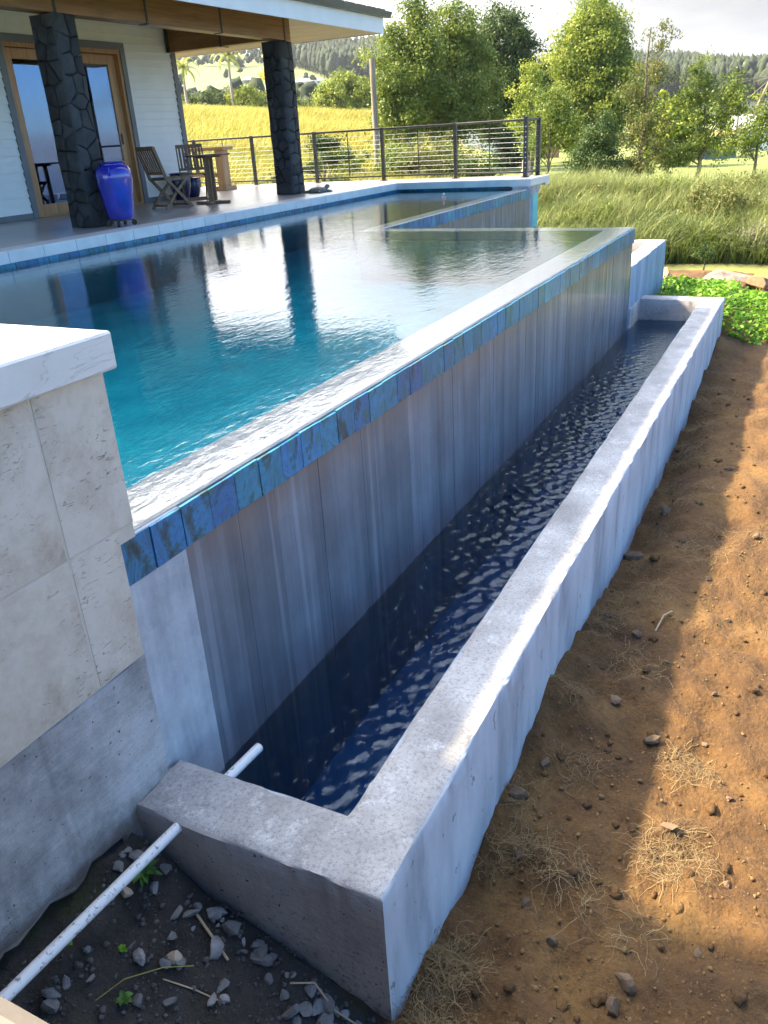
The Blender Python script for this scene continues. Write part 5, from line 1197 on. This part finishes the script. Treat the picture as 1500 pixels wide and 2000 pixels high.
MB().box(-1, 1, -1.1, 1.1, -.2, 3.2).build('wall', 'red_rock', bl); MB().add([(-1.4, -1.5, 3.1), (-1.4, 1.5, 3.1), (1.4, 1.5, 3.1), (1.4, -1.5, 3.1), (0, 0, 4.1)], [(0, 1, 4), (1, 2, 4), (2, 3, 4), (3, 0, 4)]).build('roof', 'tin_roof', bl)
def farm(az, r, w, label, mat='white_paint'):
    o = empty('farmhouse', P2(az, r), R(az), label, 'house')
    MB().box(-4, 4, -w / 2, w / 2, -2, 1.9).build('wall', mat, o)
    MB().add([(-5, -w / 2 - 1, 1.8), (-5, w / 2 + 1, 1.8), (5, w / 2 + 1, 1.8), (5, -w / 2 - 1, 1.8), (0, -w / 2 + 2, 3.6), (0, w / 2 - 2, 3.6)], [(0, 1, 5, 4), (2, 3, 4, 5), (0, 4, 3), (1, 2, 5)]).build('roof', 'tin_roof', o)
    for k in range(3): MB().box(-4.06, -4.002, -w / 2 + 2 + k * (w - 5) / 2, -w / 2 + 3.4 + k * (w - 5) / 2, .4, 1.4).build('window', 'grey_trim', o)
farm(30.9, 560, 17, 'long low white farmhouse on the hillside below the forest')
farm(34.6, 575, 8, 'small pale farmhouse on the hillside left of the yellow tree', 'beige_stone')

# ---------------------------------------------------------------- boulders, stones and small things on the near ground
def rock_mesh(name, seed, sub, mat, sx=1, sy=1, sz=.7, amp=.25, cut=True):
    V, F = ico(sub); r2 = random.Random(seed); off = Vector((r2.uniform(0, 50), r2.uniform(0, 50), r2.uniform(0, 50)))
    planes = []
    if cut:
        for k in range(9):
            d = Vector((r2.gauss(0, 1), r2.gauss(0, 1), r2.gauss(0, 1))).normalized(); planes.append((d, r2.uniform(.42, .78)))
    out = []
    for v in V:
        p = Vector(v); p *= 1 + amp * noise.fractal(p * 1.4 + off, 1.0, 2.0, 3)
        for d, l in planes:
            t = p.dot(d) - l
            if t > 0: p -= d * t
        out.append((p.x * sx, p.y * sy, p.z * sz))
    me = bpy.data.meshes.new(name); me.from_pydata(out, [], F.tolist()); me.materials.append(MATS[mat]); me.update()
    if sub > 2:
        for p in me.polygons: p.use_smooth = True
    return me
def boulder(x, y, z, s, rz, seed, mat, label, sx=1, sy=1, sz=.6):
    o = bpy.data.objects.new('boulder', rock_mesh('boulder', seed, 4, mat, sx, sy, sz, .3)); link(o); o.location = (x, y, z); o.scale = (s, s, s); o.rotation_euler = (0, 0, rz)
    return tag(o, label, 'boulder')
boulder(14.25, 1.25, -1.47, .44, R(85), 5, 'boulder_rock', 'large pale flat-topped boulder between ground cover and lawn strip', 1.05, .62, .55)
boulder(14.1, .60, -1.44, .24, 0, 9, 'red_rock', 'rusty brown boulder with yellow cord beside the pale boulder', 1, 1, .9)
boulder(14.6, 2.12, -1.45, .22, 0, 14, 'red_rock', 'dark brown boulder next to the concrete planter', 1, .8, 1.0)
cd = MB().tube([(14.3, .95, -1.50), (14.2, .85, -1.44), (14.1, .75, -1.33), (14.05, .62, -1.21), (14.0, .5, -1.25)], .008, 5).build('yellow_cord', 'yellow_cord'); tag(cd, 'yellow cord tied over the rusty brown boulder', 'cord')
protos = [rock_mesh('stone', 40 + i, 2, 'grey_stone', 1, .8, .6, .2) for i in range(7)]
def place_stone(x, y, s, mat_protos, name, label, group, sink=.25):
    o = bpy.data.objects.new(name, random.choice(mat_protos)); link(o); z = dirt_z(x, y)
    o.scale = (s, s * random.uniform(.8, 1.2), s * random.uniform(.8, 1.2)); o.rotation_euler = (random.uniform(-.5, .5), random.uniform(-.5, .5), random.uniform(0, 6.28)); o.location = (x, y, z + s * (.45 - sink)); return tag(o, label, 'stone', group)
random.seed(5)
for k in range(84):
    t = random.random()
    if k < 48: y = .80 + .80 * t; x = 1.27 - abs(random.gauss(0, .07)) - .02
    else: x = random.uniform(.72, 1.25); y = random.uniform(.72, 1.50)
    place_stone(x, y, random.uniform(.010, .030) if k % 4 else random.uniform(.026, .042), protos, 'broken_stone', 'broken grey stone in the dark pit in front of the basin', 'broken stones in the pit')
for (x, y, s, lb) in ((1.06, 1.30, .034, 'pale rounded stone in the middle of the dark pit'), (1.12, 1.52, .028, 'pale triangular stone beside the white pipe')):
    place_stone(x, y, s, [rock_mesh('stone', 71, 2, 'beige_stone', 1, .8, .6)], 'pale_stone', lb, None, .1)
ep = [rock_mesh('stone', 60 + i, 2, 'earth_stone', 1, .85, .7, .25) for i in range(6)]
spots = [(3.0, .49, .035), (2.82, .30, .045), (1.87, .54, .028), (3.54, .50, .03), (1.70, .18, .045), (1.62, .20, .04), (2.35, .16, .035), (2.05, .62, .03), (2.5, .66, .028), (2.3, .70, .04), (4.6, .70, .085), (5.2, .62, .05), (4.3, .25, .03), (3.9, .1, .025), (2.2, -.05, .02), (1.9, .0, .02), (3.2, .1, .018), (2.6, -.02, .016), (1.75, .42, .022), (3.7, .68, .04), (6.0, .3, .04), (2.9, .1, .016), (4.9, .05, .03), (3.35, .33, .02), (2.45, .42, .018), (7.2, .35, .03)]
for (x, y, s) in spots: place_stone(x, y, s, ep, 'earthy_stone', 'earth-brown stone lying on the dug-over dirt', 'stones on the dirt')
def crumbs(name, label, n, fx, mat, smin, smax):
    V0, F0 = ico(1); Vs = []; Fs = []; off = 0
    for i in range(n):
        x, y = fx(); s = smin + (smax - smin) * random.random() ** 3; S = V0 * (1 + rng.normal(0, .3, len(V0)))[:, None] * s * np.array((1, .85, .7)); Vs.append(S + np.array((x, y, dirt_z(x, y) + s * .2))); Fs.append(F0 + off); off += len(V0)
    o = np_mesh(name, np.concatenate(Vs), np.concatenate(Fs), mat); tag(o, label, 'soil' if 'soil' in name else 'gravel', kind='stuff')
def fdirt():
    while True:
        x = 1.35 + 7 * random.random() ** 2; y = random.uniform(-.45, .74)
        return x, y
crumbs('soil_crumbs', 'loose crumbs of brown soil on the dirt', 2600, fdirt, 'soil_crumb', .002, .010)
crumbs('pit_gravel', 'fine dark gravel in the pit before the basin', 1500, lambda: (random.uniform(.55, 1.29), random.uniform(.72, 1.60)), 'pit_gravel', .003, .011)
def clods():
    V0, F0 = ico(2); Vs = []; Fs = []; off = 0
    for i in range(260):
        x, y = fdirt(); s = .008 + .026 * random.random() ** 2.5; o = Vector((random.uniform(0, 90), 0, 0)); k = np.array([1 + .55 * noise.fractal(Vector(v) * 1.7 + o, .8, 2.1, 3) for v in V0])
        Vs.append(V0 * k[:, None] * s * np.array((1, random.uniform(.6, 1), .62)) + np.array((x, y, dirt_z(x, y) + s * .12))); Fs.append(F0 + off); off += len(V0)
    tag(np_mesh('soil_clods', np.concatenate(Vs), np.concatenate(Fs), 'dirt', tone=np.zeros(off), attr='pit'), 'rough half-buried clods of brown soil on the dirt', 'soil', kind='stuff')
clods()
# dry root tufts and straw
def tuft(x, y, n, rad, ln, label, mat='straw', wid=.0013, rise=.06, name='dry_grass_tuft', cat='dry grass', group='dry grass tufts on the dirt'):
    V = []; F = []; Tn = []
    z0 = dirt_z(x, y)
    for i in range(n):
        a = random.uniform(0, 6.28); rr = rad * math.sqrt(random.random()); p = Vector((math.cos(a) * rr, math.sin(a) * rr, 0)); p.z = dirt_z(x + p.x, y + p.y) - z0 + .002
        d = random.uniform(0, 6.28); L_ = ln * random.uniform(.3, 1.0); e = random.uniform(-.1, .9) * rise / .06; w = wid * random.uniform(.6, 1.5); t = random.random(); pts = [p]
        for k in range(6):
            d += random.gauss(0, .5); q = pts[-1] + Vector((math.cos(d), math.sin(d), e * .6)) * L_ / 6; gz = dirt_z(x + q.x, y + q.y) - z0 + .003
            if q.z < gz: q.z = gz
            e -= .3; pts.append(q)
        for k in range(6):
            sd = (pts[k + 1] - pts[k]).cross(Vector((0, 0, 1))); sd = sd.normalized() * w * .5 if sd.length > 1e-6 else Vector((w * .5, 0, 0)); b = len(V)
            V += [pts[k] - sd, pts[k] + sd, pts[k + 1] + sd, pts[k + 1] - sd]; F.append((b, b + 1, b + 2, b + 3)); Tn += [t] * 4
    o = np_mesh(name, [tuple(v) for v in V], F, mat, tone=Tn); o.location = (x, y, z0); return tag(o, label, cat, group)
GT = 'wiry dry grass tuft lying on the dug-over dirt'
for (x, y, n, rad, ln) in ((2.25, .13, 330, .13, .13), (2.72, .14, 200, .11, .12), (4.6, .32, 120, .16, .18), (6.27, .62, 160, .2, .22), (6.9, .66, 150, .2, .22), (3.95, .55, 140, .15, .16), (5.4, .5, 130, .18, .2), (2.05, .45, 90, .12, .15), (3.3, .45, 90, .14, .15), (7.8, .55, 140, .16, .2), (1.9, .25, 60, .12, .15), (4.9, .1, 90, .18, .15), (2.1, .58, 120, .07, .12), (8.4, .3, 100, .16, .2), (2.55, .55, 60, .10, .13)): tuft(x, y, n, rad, ln, GT)
for k in range(14):
    xx = 2.0 + k * .46 + random.uniform(-.15, .15); tuft(xx, random.uniform(.60, .72), 70, .09, .13, 'wiry dry roots and grass hanging at the foot of the basin wall', rise=.09, group='dry roots along the basin wall')
tuft(1.52, .70, 340, .11, .13, 'thick dry grass heap against the near corner of the basin wall', rise=.10); tuft(1.36, .66, 200, .08, .12, 'greenish dry grass at the bottom corner of the basin wall', rise=.10)
def twig(pts, r, label, mat='straw_solid'):
    o = MB().tube([(x, y, dirt_z(x, y) + r * .8 + dz) for x, y, dz in pts], r, 5).build('twig', mat); return tag(o, label, 'twig')
simple('straw_solid', (0.40, 0.30, 0.18), (0.52, 0.40, 0.26), 20, 0.8, 0)
twig([(1.20, 1.34, .005), (1.17, 1.27, .012), (1.15, 1.20, .004)], .004, 'pale stick lying in the dark pit between stones')
twig([(1.00, 1.30, 0), (1.03, 1.22, .004), (1.05, 1.14, 0)], .0022, 'thin white stalk lying in the middle of the pit'); twig([(1.20, 1.03, 0), (1.235, .97, .02), (1.22, .90, .03), (1.24, .84, .005)], .003, 'curled brown root beside the basin wall in the pit')
twig([(3.62, .42, .0), (3.72, .40, .02), (3.80, .37, .005)], .004, 'short straw stalk on the shaded dirt')
# weeds in the pit
def rosette(x, y, n, L_, w, label, mat='leaf_weed'):
    z = dirt_z(x, y); root = empty('weed', (x, y, z), random.uniform(0, 6), label, 'weed')
    for k in range(n):
        a = k * 2.399; e = R(random.uniform(18, 50) + k * 1.2); ll = L_ * random.uniform(.7, 1.1) * (1 - .3 * k / n); V = []; F = []; d = Vector((math.cos(a), math.sin(a), 0)); sd = Vector((-math.sin(a), math.cos(a), 0)); p = Vector((0, 0, .004)); ee = e
        for i in range(6):
            ww = w * (.35 + 1.0 * math.sin(math.pi * min(1, .12 + i / 5.6))) * (1 if i < 5 else .1); fold = Vector((0, 0, .25 * ww)); V += [p - sd * ww * .5 + fold, p.copy(), p + sd * ww * .5 + fold]
            p = p + (d * math.cos(ee) + Vector((0, 0, math.sin(ee)))) * ll / 5; ee -= .22
        for i in range(5): b = i * 3; F += [(b, b + 3, b + 4, b + 1), (b + 1, b + 4, b + 5, b + 2)]
        t = random.random(); np_mesh('leaf', [tuple(v) for v in V], F, mat, root, tone=[t] * len(V), smooth=True)
random.seed(9)
rosette(1.185, 1.50, 17, .062, .014, 'green rosette weed with long leaves beside the white pipe')
rosette(.90, 1.34, 8, .030, .012, 'small green seedling near the beige ledge in the pit'); rosette(.93, 1.555, 9, .026, .011, 'light green sprout between the pipe and the wall foot', 'leaf_cover'); rosette(.99, 1.42, 6, .020, .009, 'tiny green sprout on mossy soil below the pipe', 'leaf_cover')
stem = MB().tube([(.86, 1.40, dirt_z(.86, 1.40) + .004), (.93, 1.36, dirt_z(.93, 1.36) + .03), (1.01, 1.30, dirt_z(1.01, 1.30) + .035), (1.07, 1.25, dirt_z(1.07, 1.25) + .012)], .0014, 5).build('runner_stem', 'leaf_palm_shaft'); tag(stem, 'thin green runner stem arching across the pit', 'stem')

# ---------------------------------------------------------------- air between here and the hills
t = NT('haze_air'); t.N.remove(t.b); pv = t.n('ShaderNodeVolumePrincipled'); pv.inputs['Density'].default_value = 0.00012; pv.inputs['Color'].default_value = (0.86, 0.92, 1.0, 1); pv.inputs['Anisotropy'].default_value = 0.3
t.L.new(pv.outputs[0], t.out.inputs['Volume'])
tag(MB().box(-14000, 14000, -14000, 14000, -156, 175).build('haze', 'haze_air'), kind='stuff')
